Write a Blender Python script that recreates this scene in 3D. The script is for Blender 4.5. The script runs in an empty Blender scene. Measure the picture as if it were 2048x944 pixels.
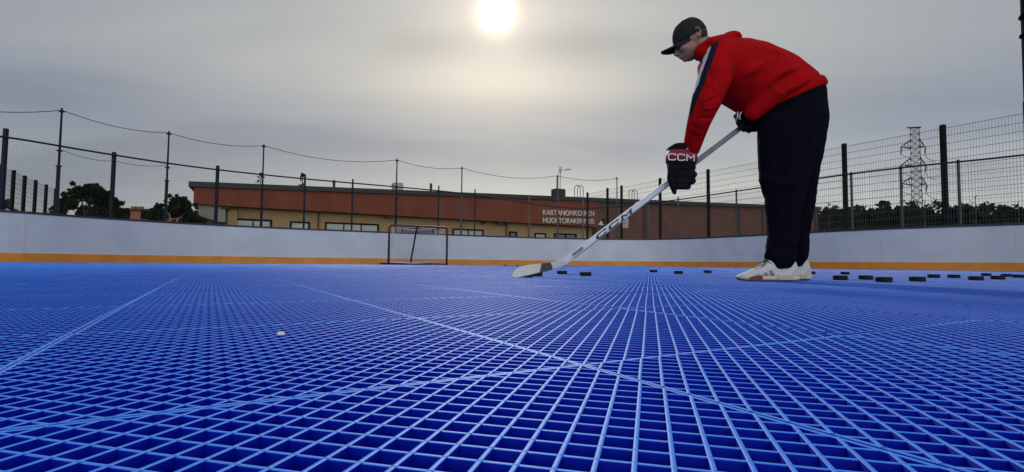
import bpy, math, random
import numpy as np
from mathutils import Vector, Matrix
random.seed(7); RNG = np.random.default_rng(11)
R = math.radians
S = bpy.context.scene
COL = S.collection

# ------------------------------------------------------------------ camera, world, sun, exposure
F_PX, CAM_H = 1035.0, 0.08
PITCH, ROLL = R(3.0), R(0.53)
cam_d = bpy.data.cameras.new('camera'); cam = bpy.data.objects.new('camera', cam_d); COL.objects.link(cam)
cam_d.sensor_fit = 'HORIZONTAL'; cam_d.sensor_width = 36.0; cam_d.lens = 36.0 * F_PX / 2048.0
cam_d.clip_start = 0.01; cam_d.clip_end = 3000
CR = Matrix.Rotation(math.pi / 2 + PITCH, 3, 'X') @ Matrix.Rotation(ROLL, 3, 'Z')
cam.matrix_world = Matrix.Translation((0, 0, CAM_H)) @ CR.to_4x4()
S.camera = cam
S.view_settings.view_transform = 'Standard'; S.view_settings.look = 'None'
S.view_settings.exposure = 0.0; S.view_settings.gamma = 1.0; S.view_settings.use_curve_mapping = False

SUN_EL, SUN_AZ = R(26.3), R(-2.0)
sun_dir = Vector((math.sin(SUN_AZ) * math.cos(SUN_EL), math.cos(SUN_AZ) * math.cos(SUN_EL), math.sin(SUN_EL)))
W = bpy.data.worlds.new('World'); S.world = W; W.use_nodes = True
nt = W.node_tree; N = nt.nodes; L = nt.links; N.clear()

def wmath(op, a, b=None, c=None, clamp=False):
    n = N.new('ShaderNodeMath'); n.operation = op; n.use_clamp = clamp
    for i, v in enumerate((a, b, c)):
        if v is None: continue
        if isinstance(v, (int, float)): n.inputs[i].default_value = v
        else: L.new(v, n.inputs[i])
    return n.outputs[0]

def wramp(fac, stops, interp='EASE'):
    n = N.new('ShaderNodeValToRGB'); cr = n.color_ramp; cr.interpolation = interp
    while len(cr.elements) < len(stops): cr.elements.new(0.5)
    for e, (p, c) in zip(cr.elements, stops): e.position = p; e.color = (*c, 1)
    L.new(fac, n.inputs[0]); return n.outputs[0]

def wmix(kind, fac, a, b):
    n = N.new('ShaderNodeMixRGB'); n.blend_type = kind
    for i, v in enumerate((fac, a, b)):
        if isinstance(v, (int, float)): n.inputs[i].default_value = v
        elif isinstance(v, tuple): n.inputs[i].default_value = (*v, 1)
        else: L.new(v, n.inputs[i])
    return n.outputs[0]

tc = N.new('ShaderNodeTexCoord'); sep = N.new('ShaderNodeSeparateXYZ'); L.new(tc.outputs['Generated'], sep.inputs[0])
dx, dy, dz = sep.outputs
el = wmath('MAXIMUM', dz, 0.0)
# base overcast sheet: pale warm strip at the horizon, cooler grey above
base = wramp(el, [(0.0, (.70, .68, .55)), (0.07, (.60, .60, .53)), (0.12, (.53, .545, .53)), (0.22, (.385, .405, .435)), (0.33, (.445, .455, .455)),
                  (0.52, (.43, .445, .46)), (1.0, (.52, .55, .62))])
# brightness with the angle from the sun
dp = N.new('ShaderNodeVectorMath'); dp.operation = 'DOT_PRODUCT'; L.new(tc.outputs['Generated'], dp.inputs[0]); dp.inputs[1].default_value = sun_dir
cosang = dp.outputs['Value']
ang = wmath('MULTIPLY', wmath('ARCCOSINE', wmath('MINIMUM', cosang, 1.0)), 1 / math.pi)     # 0 at the sun, 1 opposite
broad = wramp(ang, [(0.0, (1.26, 1.22, 1.16)), (0.06, (1.05, 1.04, 1.02)), (0.13, (.93, .945, .965)), (0.24, (.76, .80, .89)),
                    (0.42, (.52, .56, .64)), (0.56, (.62, .66, .75)), (0.66, (2.1, 2.18, 2.3)), (0.80, (3.7, 3.8, 4.0)), (1.0, (3.7, 3.8, 4.0))])
col = wmix('MULTIPLY', 1.0, base, broad)
# the low sky is duller on the left
lowf = wramp(el, [(0.06, (1, 1, 1)), (0.30, (0, 0, 0))])
side = wramp(wmath('ADD', wmath('MULTIPLY', dx, 0.5), 0.5), [(0.12, (.72, .72, .76)), (0.42, (.96, .96, .98)), (0.60, (1.03, 1.03, 1.02)), (0.80, (1.30, 1.28, 1.20))])
col = wmix('MULTIPLY', lowf, col, side)
# layered cloud bands on a flat sheet overhead
den = wmath('ADD', el, 0.16)
cx = wmath('DIVIDE', dx, den); cy = wmath('DIVIDE', dy, den)
cmb = N.new('ShaderNodeCombineXYZ'); L.new(wmath('MULTIPLY', cx, 0.42), cmb.inputs[0]); L.new(wmath('MULTIPLY', cy, 1.25), cmb.inputs[1])
n1 = N.new('ShaderNodeTexNoise'); n1.inputs['Scale'].default_value = 1.0; n1.inputs['Detail'].default_value = 3.5
n1.inputs['Roughness'].default_value = 0.45; n1.inputs['Distortion'].default_value = 0.5
off = N.new('ShaderNodeVectorMath'); off.operation = 'ADD'; off.inputs[1].default_value = (3.1, 0.35, 0)
L.new(cmb.outputs[0], off.inputs[0]); L.new(off.outputs[0], n1.inputs['Vector'])
cl = wramp(n1.outputs['Fac'], [(0.30, (.82, .835, .87)), (0.5, (1.0, 1.0, 1.0)), (0.70, (1.15, 1.14, 1.09))])
col = wmix('MULTIPLY', 1.0, col, cl)
# bright patch of thinner cloud below the sun: long and low
ux = wmath('SUBTRACT', wmath('DIVIDE', dx, dy), -0.03); uz = wmath('SUBTRACT', wmath('DIVIDE', dz, dy), 0.352)
e2 = wmath('ADD', wmath('MULTIPLY', wmath('MULTIPLY', ux, ux), 1 / (0.21 ** 2)), wmath('MULTIPLY', wmath('MULTIPLY', uz, uz), 1 / (0.042 ** 2)))
patch = wmath('MULTIPLY', wmath('POWER', 2.718, wmath('MULTIPLY', e2, -0.7)), wmath('GREATER_THAN', dy, 0.05))
col = wmix('ADD', wmath('MULTIPLY', patch, 1.0), col, (.20, .165, .10))
uz3 = wmath('SUBTRACT', wmath('DIVIDE', dz, dy), 0.435)
ux3 = wmath('SUBTRACT', wmath('ABSOLUTE', ux), 0.14)
e3 = wmath('ADD', wmath('MULTIPLY', wmath('MULTIPLY', ux3, ux3), 1 / (0.12 ** 2)), wmath('MULTIPLY', wmath('MULTIPLY', uz3, uz3), 1 / (0.03 ** 2)))
dark = wmath('MULTIPLY', wmath('POWER', 2.718, wmath('MULTIPLY', e3, -0.7)), wmath('GREATER_THAN', dy, 0.05))
col = wmix('MULTIPLY', wmath('MULTIPLY', dark, 0.75), col, (.76, .77, .79))
# aureole and the veiled disc itself
aur = wramp(ang, [(0.0, (1.2, 1.1, 1.0)), (0.0086, (1.1, 1.0, .9)), (0.0104, (.46, .40, .27)), (0.0135, (.26, .20, .13)), (0.019, (.13, .095, .065)), (0.030, (.065, .05, .035)), (0.060, (.015, .012, .008)), (0.085, (0, 0, 0))], 'LINEAR')
col = wmix('ADD', 1.0, col, aur)
bg_c = N.new('ShaderNodeBackground'); L.new(col, bg_c.inputs['Color']); bg_c.inputs['Strength'].default_value = 1.0
sky = N.new('ShaderNodeTexSky'); sky.sky_type = 'NISHITA'; sky.sun_disc = False; sky.sun_elevation = SUN_EL; sky.sun_rotation = SUN_AZ
sky.air_density = 1.0; sky.dust_density = 3.0
bg_s = N.new('ShaderNodeBackground'); L.new(sky.outputs[0], bg_s.inputs['Color']); bg_s.inputs['Strength'].default_value = 0.05
mx = N.new('ShaderNodeMixShader'); mx.inputs[0].default_value = 0.93
L.new(bg_s.outputs[0], mx.inputs[1]); L.new(bg_c.outputs[0], mx.inputs[2])
wo = N.new('ShaderNodeOutputWorld'); L.new(mx.outputs[0], wo.inputs[0])

sl = bpy.data.lights.new('sun', 'SUN'); sl.energy = 1.35; sl.angle = R(10); sl.color = (1, .93, .82)
so = bpy.data.objects.new('sun', sl); COL.objects.link(so); so.rotation_euler = sun_dir.to_track_quat('Z', 'Y').to_euler()

# ------------------------------------------------------------------ pixel <-> world (photo measured at 2048 x 944)
CO = Vector((0, 0, CAM_H))
def ray(px, py): return CR @ Vector(((px - 1024) / F_PX, (472 - py) / F_PX, -1))
def at(px, py, Y):
    d = ray(px, py); return CO + d * (Y / d.y)
def on_plane(px, py, p0, n):
    d = ray(px, py); return CO + d * ((p0 - CO).dot(n) / d.dot(n))
def proj(p):
    c = CR.transposed() @ (Vector(p) - CO); return 1024 - F_PX * c.x / c.z, 472 + F_PX * c.y / c.z

# ------------------------------------------------------------------ materials
MATS = {}
def mat(name, rgb, rough=0.6, spec=0.5, metal=0.0, var=0.0, vscale=8.0, bump=0.0, bscale=200.0, stretch=None, coat=0.0, rvar=0.0, detail=4.0):
    if name in MATS: return MATS[name]
    m = bpy.data.materials.new(name); m.use_nodes = True; t = m.node_tree; b = t.nodes['Principled BSDF']
    b.inputs['Base Color'].default_value = (*rgb, 1); b.inputs['Roughness'].default_value = rough
    b.inputs['Metallic'].default_value = metal; b.inputs['Specular IOR Level'].default_value = spec
    b.inputs['Coat Weight'].default_value = coat
    co = t.nodes.new('ShaderNodeTexCoord'); mp = t.nodes.new('ShaderNodeMapping'); t.links.new(co.outputs['Object'], mp.inputs[0])
    if stretch: mp.inputs['Scale'].default_value = stretch
    if var > 0 or rvar > 0:
        n = t.nodes.new('ShaderNodeTexNoise'); n.inputs['Scale'].default_value = vscale; n.inputs['Detail'].default_value = detail
        n.inputs['Roughness'].default_value = 0.6
        t.links.new(mp.outputs[0], n.inputs['Vector'])
        r = t.nodes.new('ShaderNodeValToRGB'); r.color_ramp.elements[0].position = .3; r.color_ramp.elements[1].position = .72
        lo = [max(0, c * (1 - var)) for c in rgb]; hi = [min(1, c * (1 + var)) for c in rgb]
        r.color_ramp.elements[0].color = (*lo, 1); r.color_ramp.elements[1].color = (*hi, 1)
        t.links.new(n.outputs['Fac'], r.inputs[0]); t.links.new(r.outputs[0], b.inputs['Base Color'])
        if rvar > 0:
            mr = t.nodes.new('ShaderNodeMapRange'); mr.inputs['To Min'].default_value = max(.03, rough - rvar); mr.inputs['To Max'].default_value = min(1, rough + rvar)
            t.links.new(n.outputs['Fac'], mr.inputs['Value']); t.links.new(mr.outputs[0], b.inputs['Roughness'])
    if bump > 0:
        n = t.nodes.new('ShaderNodeTexNoise'); n.inputs['Scale'].default_value = bscale; n.inputs['Detail'].default_value = 3
        t.links.new(mp.outputs[0], n.inputs['Vector'])
        bp = t.nodes.new('ShaderNodeBump'); bp.inputs['Strength'].default_value = bump; bp.inputs['Distance'].default_value = 0.01
        t.links.new(n.outputs['Fac'], bp.inputs['Height']); t.links.new(bp.outputs[0], b.inputs['Normal'])
    MATS[name] = m; return m

# ------------------------------------------------------------------ mesh collecting
class MB:
    def __init__(s): s.v = []; s.f = []
    def add(s, vs, fs):
        o = len(s.v); s.v += [tuple(v) for v in vs]; s.f += [tuple(i + o for i in f) for f in fs]; return s
    def box(s, c, size, rot=None):
        hx, hy, hz = [q / 2 for q in size]; M = rot or Matrix.Identity(3); c = Vector(c)
        vs = [c + M @ Vector((x * hx, y * hy, z * hz)) for x in (-1, 1) for y in (-1, 1) for z in (-1, 1)]
        return s.add(vs, [(0, 1, 3, 2), (4, 6, 7, 5), (0, 4, 5, 1), (2, 3, 7, 6), (0, 2, 6, 4), (1, 5, 7, 3)])
    def prism(s, poly, off):                                   # closed polygon swept by a vector
        n = len(poly); off = Vector(off); a = [Vector(p) for p in poly]; b = [p + off for p in a]
        return s.add(a + b, [tuple(range(n))[::-1], tuple(range(n, 2 * n))] + [(i, (i + 1) % n, n + (i + 1) % n, n + i) for i in range(n)])
    def loft(s, st, n=24, p=1.0, caps=True):                   # stations (centre, a vector, b vector); p < 1 squares the section
        rings = []
        for c, a, b in st:
            c = Vector(c); a = Vector(a); b = Vector(b); ring = []
            for k in range(n):
                t = 2 * math.pi * k / n; ct, sn = math.cos(t), math.sin(t)
                ring.append(c + a * math.copysign(abs(ct) ** p, ct) + b * math.copysign(abs(sn) ** p, sn))
            rings.append(ring)
        vs = [v for r in rings for v in r]; fs = []
        for i in range(len(rings) - 1):
            for k in range(n):
                fs.append((i * n + k, i * n + (k + 1) % n, (i + 1) * n + (k + 1) % n, (i + 1) * n + k))
        if caps:
            fs.append(tuple(range(n))[::-1]); fs.append(tuple((len(rings) - 1) * n + k for k in range(n)))
        return s.add(vs, fs)
    def tube(s, pts, r, n=8, caps=True):
        pts = [Vector(p) for p in pts]; rs = r if isinstance(r, (list, tuple)) else [r] * len(pts); st = []
        up = None
        for i, p in enumerate(pts):
            d = (pts[min(i + 1, len(pts) - 1)] - pts[max(i - 1, 0)]).normalized()
            if up is None: up = Vector((0, 0, 1)) if abs(d.z) < .9 else Vector((0, 1, 0))
            a = d.cross(up).normalized(); b = a.cross(d).normalized(); up = b
            st.append((p, a * rs[i], b * rs[i]))
        return s.loft(st, n, 1.0, caps)
    def ball(s, c, rad, rot=None, n=20, m=12):
        M = rot or Matrix.Identity(3); c = Vector(c); rx, ry, rz = rad if isinstance(rad, (list, tuple)) else (rad,) * 3
        vs = [c + M @ Vector((0, 0, rz))]
        for i in range(1, m):
            ph = math.pi * i / m
            for k in range(n):
                t = 2 * math.pi * k / n
                vs.append(c + M @ Vector((rx * math.sin(ph) * math.cos(t), ry * math.sin(ph) * math.sin(t), rz * math.cos(ph))))
        vs.append(c + M @ Vector((0, 0, -rz))); fs = []
        for k in range(n): fs.append((0, 1 + k, 1 + (k + 1) % n))
        for i in range(m - 2):
            for k in range(n): fs.append((1 + i * n + k, 1 + (i + 1) * n + k, 1 + (i + 1) * n + (k + 1) % n, 1 + i * n + (k + 1) % n))
        for k in range(n): fs.append((len(vs) - 1, 1 + (m - 2) * n + (k + 1) % n, 1 + (m - 2) * n + k))
        return s.add(vs, fs)
    def caps(s, pts, rs, n=16):                                # rounded tapered limb
        s.tube(pts, rs, n)
        for p, r in ((pts[0], rs[0]), (pts[-1], rs[-1])): s.ball(p, r, n=n, m=8)
        return s
    def mesh(s, name):
        me = bpy.data.meshes.new(name); me.from_pydata(s.v, [], s.f); me.update(); return me
    def build(s, name, m, parent=None, smooth=False):
        return link(name, s.mesh(name), m, parent, smooth)

def link(name, me, m, parent=None, smooth=False):
    o = bpy.data.objects.new(name, me); COL.objects.link(o)
    if m: me.materials.clear(); me.materials.append(m)
    if smooth: me.polygons.foreach_set('use_smooth', [True] * len(me.polygons))
    if parent is not None:
        o.parent = parent; o.matrix_parent_inverse = parent_inv(parent)
    return o
def parent_inv(p):
    M = Matrix.Identity(4); q = p
    chain = []
    while q: chain.append(q); q = q.parent
    for q in reversed(chain): M = M @ (q.matrix_parent_inverse @ q.matrix_basis if q.parent else q.matrix_basis)
    return M.inverted()
def tag(o, label=None, cat=None, group=None, kind=None):
    if label: o['label'] = label
    if cat: o['category'] = cat
    if group: o['group'] = group
    if kind: o['kind'] = kind
    return o
def empty(name, loc, label=None, cat=None, group=None):
    o = bpy.data.objects.new(name, None); COL.objects.link(o); o.location = loc; o.empty_display_size = .2
    return tag(o, label, cat, group)
def copy_tree(o, parent=None):
    c = o.copy(); COL.objects.link(c)
    if parent: c.parent = parent
    for ch in list(o.children): copy_tree(ch, c)
    return c
def blob(mb, name, voxel, smooth, m, parent, post=None, factor=.5):
    o = bpy.data.objects.new('tmp', mb.mesh('tmp')); COL.objects.link(o)
    md = o.modifiers.new('r', 'REMESH'); md.mode = 'VOXEL'; md.voxel_size = voxel
    sm = o.modifiers.new('s', 'SMOOTH'); sm.iterations = smooth; sm.factor = factor
    dg = bpy.context.evaluated_depsgraph_get(); me = bpy.data.meshes.new_from_object(o.evaluated_get(dg)); me.name = name
    old = o.data; bpy.data.objects.remove(o); bpy.data.meshes.remove(old)
    if post: post(me)
    return link(name, me, m, parent, True)
def folds(lines):                                              # (p0, p1, width, height) ridges pushed along the normals
    def f(me):
        n = len(me.vertices); co = np.empty(n * 3); me.vertices.foreach_get('co', co); co = co.reshape(-1, 3)
        no = np.empty(n * 3); me.vertices.foreach_get('normal', no); no = no.reshape(-1, 3); d = np.zeros(n)
        for p0, p1, w, h in lines:
            p0 = np.array(p0); p1 = np.array(p1); ax = p1 - p0; t = np.clip(((co - p0) @ ax) / (ax @ ax), 0, 1)
            q = co - (p0 + t[:, None] * ax); dist = np.sqrt((q * q).sum(1)); d += h * np.exp(-(dist / w) ** 2) * np.sin(np.pi * np.clip(t, .06, .94)) ** .5
        co += no * d[:, None]; me.vertices.foreach_set('co', co.ravel()); me.update()
    return f
def cloth(lines):                                              # the named folds, then the small random creases of hanging cloth
    from mathutils import noise
    base = folds(lines)
    def f(me):
        base(me)
        n = len(me.vertices); no = np.empty(n * 3); me.vertices.foreach_get('normal', no); no = no.reshape(-1, 3)
        co = np.empty(n * 3); me.vertices.foreach_get('co', co); co = co.reshape(-1, 3); new = co.copy()
        for i in range(n):
            p = Vector(co[i]); a = noise.noise(Vector((p.x * 9, p.y * 9, p.z * 4 + 3))); r = 1 - abs(noise.noise(Vector((p.x * 7 + 5, p.y * 7, p.z * 15)))) * 2
            low = math.exp(-((p.z - .13) / .09) ** 2) + .8 * math.exp(-((p.z - .44) / .10) ** 2) + .25
            new[i] += no[i] * (.006 * a + .009 * low * (r - .5))
        me.vertices.foreach_set('co', new.ravel()); me.update()
    return f
def text_mesh(body, size, extrude=.001, bold=0.0, shear=0.0, align='CENTER', space=1.0):
    cu = bpy.data.curves.new('t', 'FONT'); cu.body = body; cu.size = size; cu.extrude = extrude; cu.offset = bold; cu.shear = shear
    cu.align_x = align; cu.align_y = 'CENTER'; cu.space_character = space
    o = bpy.data.objects.new('t', cu); COL.objects.link(o); dg = bpy.context.evaluated_depsgraph_get()
    me = bpy.data.meshes.new_from_object(o.evaluated_get(dg)); bpy.data.objects.remove(o); bpy.data.curves.remove(cu); return me
def block_letters(w=.17, gap=.22, shear=.0):
    C_ = [(1, .74), (1, .86), (.86, 1), (.16, 1), (0, .84), (0, .16), (.16, 0), (.86, 0), (1, .14), (1, .26)]; M_ = [(0, -.085), (0, 1), (.52, .42), (1.04, 1), (1.04, -.085)]
    vs = []; fs = []; x0 = 0
    for pts, wd in ((C_, 1), (C_, 1), (M_, 1.04)):
        P = [np.array(p) for p in pts]; n = len(P); o = len(vs)
        for i in range(n):
            d0 = P[i] - P[max(i - 1, 0)]; d1 = P[min(i + 1, n - 1)] - P[i]
            d0 = d0 / (np.linalg.norm(d0) or 1); d1 = d1 / (np.linalg.norm(d1) or 1)
            if i == 0: d0 = d1
            if i == n - 1: d1 = d0
            n0 = np.array([-d0[1], d0[0]]); n1 = np.array([-d1[1], d1[0]]); m = n0 + n1; m = m / np.linalg.norm(m); k = w / 2 / max(.45, m @ n0)
            for sg in (1, -1):
                q = P[i] + m * k * sg; vs.append((q[0] * 1.15 + x0 + shear * q[1], q[1], .003))
        fs += [(o + 2 * i, o + 2 * i + 1, o + 2 * i + 3, o + 2 * i + 2) for i in range(n - 1)]
        x0 += wd * 1.15 + w + gap
    vs = np.array(vs); vs[:, :2] -= (vs[:, :2].max(0) + vs[:, :2].min(0)) / 2
    me = bpy.data.meshes.new('letters'); me.from_pydata([tuple(v) for v in vs], [], fs); me.update(); return me
def place_text(name, me, m, parent, origin, xa, ya, sx=1.0, sy=1.0):
    xa = Vector(xa).normalized(); za = xa.cross(Vector(ya)).normalized(); ya = za.cross(xa)
    M = Matrix((xa * sx, ya * sy, za)).transposed().to_4x4(); M.translation = Vector(origin); me.transform(M)
    return link(name, me, m, parent)

# ------------------------------------------------------------------ rink line (board face, photo plan)
HB = 1.10
_h = [(0, 105.3), (100, 98.2), (200, 91.6), (300, 85.2), (400, 79.6), (500, 75.2), (600, 71.2), (700, 67.8), (800, 64.5), (900, 61.2), (1000, 58.2),
      (1100, 55.8), (1200, 54.6), (1290, 55.0), (1370, 57.6), (1450, 62.4), (1530, 67.6), (1640, 75.6), (1760, 83.0), (1900, 90.2), (2048, 97.2)]
rink = [((x - 1024) / F_PX * (1138.5 / h), 1138.5 / h) for x, h in _h]
rink = [(-17.6, -4), (-17.4, 1.0), (-16.2, 5.4), (-13.8, 8.3)] + rink + [(13.9, 7.9), (16.8, 2.8), (20.6, -4)]
def catmull(P, step=.25):
    out = []
    for i in range(len(P) - 1):
        p0 = np.array(P[max(i - 1, 0)]); p1 = np.array(P[i]); p2 = np.array(P[i + 1]); p3 = np.array(P[min(i + 2, len(P) - 1)])
        n = max(2, int(np.linalg.norm(p2 - p1) / step))
        for k in range(n):
            t = k / n; out.append(.5 * ((2 * p1) + (-p0 + p2) * t + (2 * p0 - 5 * p1 + 4 * p2 - p3) * t * t + (-p0 + 3 * p1 - 3 * p2 + p3) * t ** 3))
    out.append(np.array(P[-1])); return np.array(out)
RC = catmull(rink)
for _ in range(6): RC[1:-1] = (RC[:-2] + 2 * RC[1:-1] + RC[2:]) / 4
tan = np.gradient(RC, axis=0); tan /= np.linalg.norm(tan, axis=1)[:, None]
OUT = np.stack([-tan[:, 1], tan[:, 0]], 1)                     # away from the play area
def ring_off(d): return RC + OUT * d
def on_ring(px, d):                                            # where the fence line stands for a bearing
    P = ring_off(d); f = lambda p: proj((p[0], p[1], 1.1))[0] - px
    for i in range(len(P) - 1):
        if P[i][1] < 2 or P[i + 1][1] < 2: continue
        a = f(P[i]); b = f(P[i + 1])
        if a * b <= 0: t = a / (a - b); return P[i] + (P[i + 1] - P[i]) * t
    raise ValueError(px)

# ------------------------------------------------------------------ ground, sub-floor, tile floor
g = MB(); g.add([(-1500, -300, -.09), (1500, -300, -.09), (1500, 2500, -.09), (-1500, 2500, -.09)], [(0, 1, 2, 3)])
tag(g.build('ground', mat('grass ground', (.05, .075, .03), .9, var=.35, vscale=.6)), kind='structure')
sb = MB(); ins = ring_off(.03); sb.add([(x, y, -.0145) for x, y in ins], [tuple(range(len(ins)))[::-1]])
tag(sb.build('rink_slab', mat('slab', (.10, .10, .11), .85, var=.2, vscale=3)), kind='structure')

def floor_material(name, lo, hi, scuff):
    m = bpy.data.materials.new(name); m.use_nodes = True; t = m.node_tree; b = t.nodes['Principled BSDF']
    b.inputs['Specular IOR Level'].default_value = .42 if scuff > 0 else .10
    b.inputs['Specular Tint'].default_value = (.55, .78, 1, 1)
    co = t.nodes.new('ShaderNodeTexCoord')
    n = t.nodes.new('ShaderNodeTexNoise'); n.inputs['Scale'].default_value = 2.2; n.inputs['Detail'].default_value = 5; t.links.new(co.outputs['Object'], n.inputs['Vector'])
    r = t.nodes.new('ShaderNodeValToRGB'); r.color_ramp.elements[0].position = .3; r.color_ramp.elements[1].position = .7
    r.color_ramp.elements[0].color = (*lo, 1); r.color_ramp.elements[1].color = (*hi, 1)
    t.links.new(n.outputs['Fac'], r.inputs[0])
    # dust and scuffs worn into the top
    n2 = t.nodes.new('ShaderNodeTexNoise'); n2.inputs['Scale'].default_value = 190; n2.inputs['Detail'].default_value = 4; t.links.new(co.outputs['Object'], n2.inputs['Vector'])
    mr = t.nodes.new('ShaderNodeMapRange'); mr.inputs['From Min'].default_value = .45; mr.inputs['From Max'].default_value = .8
    mr.inputs['To Min'].default_value = 0; mr.inputs['To Max'].default_value = scuff; t.links.new(n2.outputs['Fac'], mr.inputs['Value'])
    n3 = t.nodes.new('ShaderNodeTexNoise'); n3.inputs['Scale'].default_value = 1.1; n3.inputs['Detail'].default_value = 6; n3.inputs['Roughness'].default_value = .65; t.links.new(co.outputs['Object'], n3.inputs['Vector'])
    m3 = t.nodes.new('ShaderNodeMapRange'); m3.inputs['From Min'].default_value = .36; m3.inputs['From Max'].default_value = .64; m3.inputs['To Min'].default_value = .1; m3.inputs['To Max'].default_value = 1.9; t.links.new(n3.outputs['Fac'], m3.inputs['Value'])
    mm = t.nodes.new('ShaderNodeMath'); mm.operation = 'MULTIPLY'; mm.use_clamp = True; t.links.new(mr.outputs[0], mm.inputs[0]); t.links.new(m3.outputs[0], mm.inputs[1])
    mxc = t.nodes.new('ShaderNodeMixRGB'); t.links.new(mm.outputs[0], mxc.inputs[0]); t.links.new(r.outputs[0], mxc.inputs[1]); mxc.inputs[2].default_value = (.22, .42, .90, 1)
    t.links.new(mxc.outputs[0], b.inputs['Base Color'])
    m2 = t.nodes.new('ShaderNodeMapRange'); m2.inputs['To Min'].default_value = .46; m2.inputs['To Max'].default_value = .64
    t.links.new(n2.outputs['Fac'], m2.inputs['Value']); t.links.new(m2.outputs[0], b.inputs['Roughness'])
    return m

def build_floor():
    T = .386; s = T / 18 * 1.0; D = .0135; seam = R(30.1)
    uA = np.array([-math.sin(seam), math.cos(seam)]); uB = np.array([math.cos(seam), math.sin(seam)])
    o0 = np.array([.057, .416]); half = T / 2
    def rib(a, b, w, zt):                                      # a, b in the tile's own (B, A) frame
        a = np.array(a); b = np.array(b); d = (b - a) / np.linalg.norm(b - a); n = np.array([-d[1], d[0]]) * w / 2
        c = .00016                                             # small chamfer on the top edge
        n2 = n * (1 - c * 2 / w)
        P = [(a + n2, zt), (a - n2, zt), (b + n2, zt), (b - n2, zt), (a + n, zt - c), (a - n, zt - c), (b + n, zt - c), (b - n, zt - c), (a + n, -D), (a - n, -D), (b + n, -D), (b - n, -D)]
        V = [(p[0], p[1], z) for p, z in P]
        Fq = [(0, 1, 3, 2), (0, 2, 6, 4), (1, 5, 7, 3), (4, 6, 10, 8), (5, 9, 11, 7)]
        return V, Fq                                           # the first three faces are the scuffed, light-painted tread, the last two the shade-painted walls
    def lines(sign):
        out = []; lim = half - .0011
        for k in range(-17, 18):
            c = k * s                                          # v = sign*u + c
            pts = []
            u0 = max(-lim, (-lim - c) if sign > 0 else (c - lim)); u1 = min(lim, (lim - c) if sign > 0 else (c + lim))
            if u1 - u0 < .004: continue
            out.append(((u0, sign * u0 + c), (u1, sign * u1 + c)))
        return out
    V = []; Fq = []
    def put(x):
        o = len(V); V.extend(x[0]); Fq.extend([tuple(i + o for i in f) for f in x[1]])
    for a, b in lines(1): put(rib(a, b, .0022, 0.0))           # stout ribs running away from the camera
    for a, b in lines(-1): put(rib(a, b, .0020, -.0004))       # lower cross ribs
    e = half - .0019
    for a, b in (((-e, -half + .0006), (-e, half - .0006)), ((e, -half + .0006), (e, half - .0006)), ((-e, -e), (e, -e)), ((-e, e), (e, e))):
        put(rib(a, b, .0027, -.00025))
    nv0 = len(V)
    V = np.array(V); Fq = np.array(Fq)
    # pips on the crossings, only drawn where they are large enough to see
    PV = []; PF = []
    for i in range(-36, 37):
        for j in range(-36, 37):
            if (i + j) % 2: continue
            u, v = i * s / 2, j * s / 2
            if max(abs(u), abs(v)) > half - .004: continue
            o = len(PV); r1, r2 = .00150, .0009
            for rr, z in ((r1, -.0002), (r2, .00016)):
                for q in range(8): PV.append((u + rr * math.cos(q * math.pi / 4), v + rr * math.sin(q * math.pi / 4), z))
            PF += [(o + q, o + (q + 1) % 8, o + 8 + (q + 1) % 8, o + 8 + q) for q in range(8)] + [(o + 8, o + 9, o + 10, o + 11), (o + 8, o + 11, o + 12, o + 15), (o + 12, o + 13, o + 14, o + 15)]
    PV = np.array(PV); PF = np.array(PF)
    from mathutils.geometry import intersect_point_tri_2d
    poly = ring_off(.25)
    def inside(p):
        x, y = p; c = False; j = len(poly) - 1
        for i in range(len(poly)):
            if (poly[i][1] > y) != (poly[j][1] > y) and x < (poly[j][0] - poly[i][0]) * (y - poly[i][1]) / (poly[j][1] - poly[i][1]) + poly[i][0]: c = not c
            j = i
        return c
    AV = []; AF = []; AM = []; o = 0
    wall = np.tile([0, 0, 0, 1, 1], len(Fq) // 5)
    for i in range(-40, 75):
        for j in range(-45, 60):
            c = o0 + (i + .5) * T * uA + (j + .5) * T * uB
            if c[1] < -1.6 or abs(c[0]) > 1.25 * c[1] + 2.6 or not inside(c): continue
            tl = RNG.normal(0, 1, 4)
            dist = np.hypot(*c)
            amp = 1.0
            jit = np.clip(np.array([tl[2], tl[3]]), -1.5, 1.5) * .0007
            rotj = RNG.normal(0, .0014)
            flip = -1 if False else 1
            def inst(P):
                u, v, z = P[:, 0], P[:, 1], P[:, 2]
                u2 = u - rotj * v; v2 = v + rotj * u
                xy = c + jit + u2[:, None] * uB + v2[:, None] * uA
                return np.column_stack([xy, z + amp * (.00018 * tl[0] + u * .0022 * tl[1] + v * .0022 * tl[2])])
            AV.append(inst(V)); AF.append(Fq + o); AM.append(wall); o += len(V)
            if dist < 1.3: AV.append(inst(PV)); AF.append(PF + o); AM.append(np.zeros(len(PF), int)); o += len(PV)
    AV = np.concatenate(AV); AF = np.concatenate(AF)
    me = bpy.data.meshes.new('floor'); me.vertices.add(len(AV)); me.vertices.foreach_set('co', AV.astype(np.float32).ravel())
    me.loops.add(AF.size); me.loops.foreach_set('vertex_index', AF.astype(np.int32).ravel())
    me.polygons.add(len(AF)); me.polygons.foreach_set('loop_start', np.arange(0, AF.size, 4, dtype=np.int32))
    me.update(calc_edges=True)
    print('floor', len(AV), len(AF))
    o_ = link('floor', me, floor_material('worn blue plastic painted lit', (.036, .235, .95), (.060, .300, .99), .24))  # rib tops coloured paler as if catching the sky, with scuffs on top
    me.materials.append(floor_material('blue plastic painted shaded', (.0010, .007, .36), (.0014, .010, .45), .0))  # same plastic on the rib walls, shade of the holes put into its colour
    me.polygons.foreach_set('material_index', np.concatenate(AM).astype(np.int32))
    return tag(o_, kind='structure')
build_floor()

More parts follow.
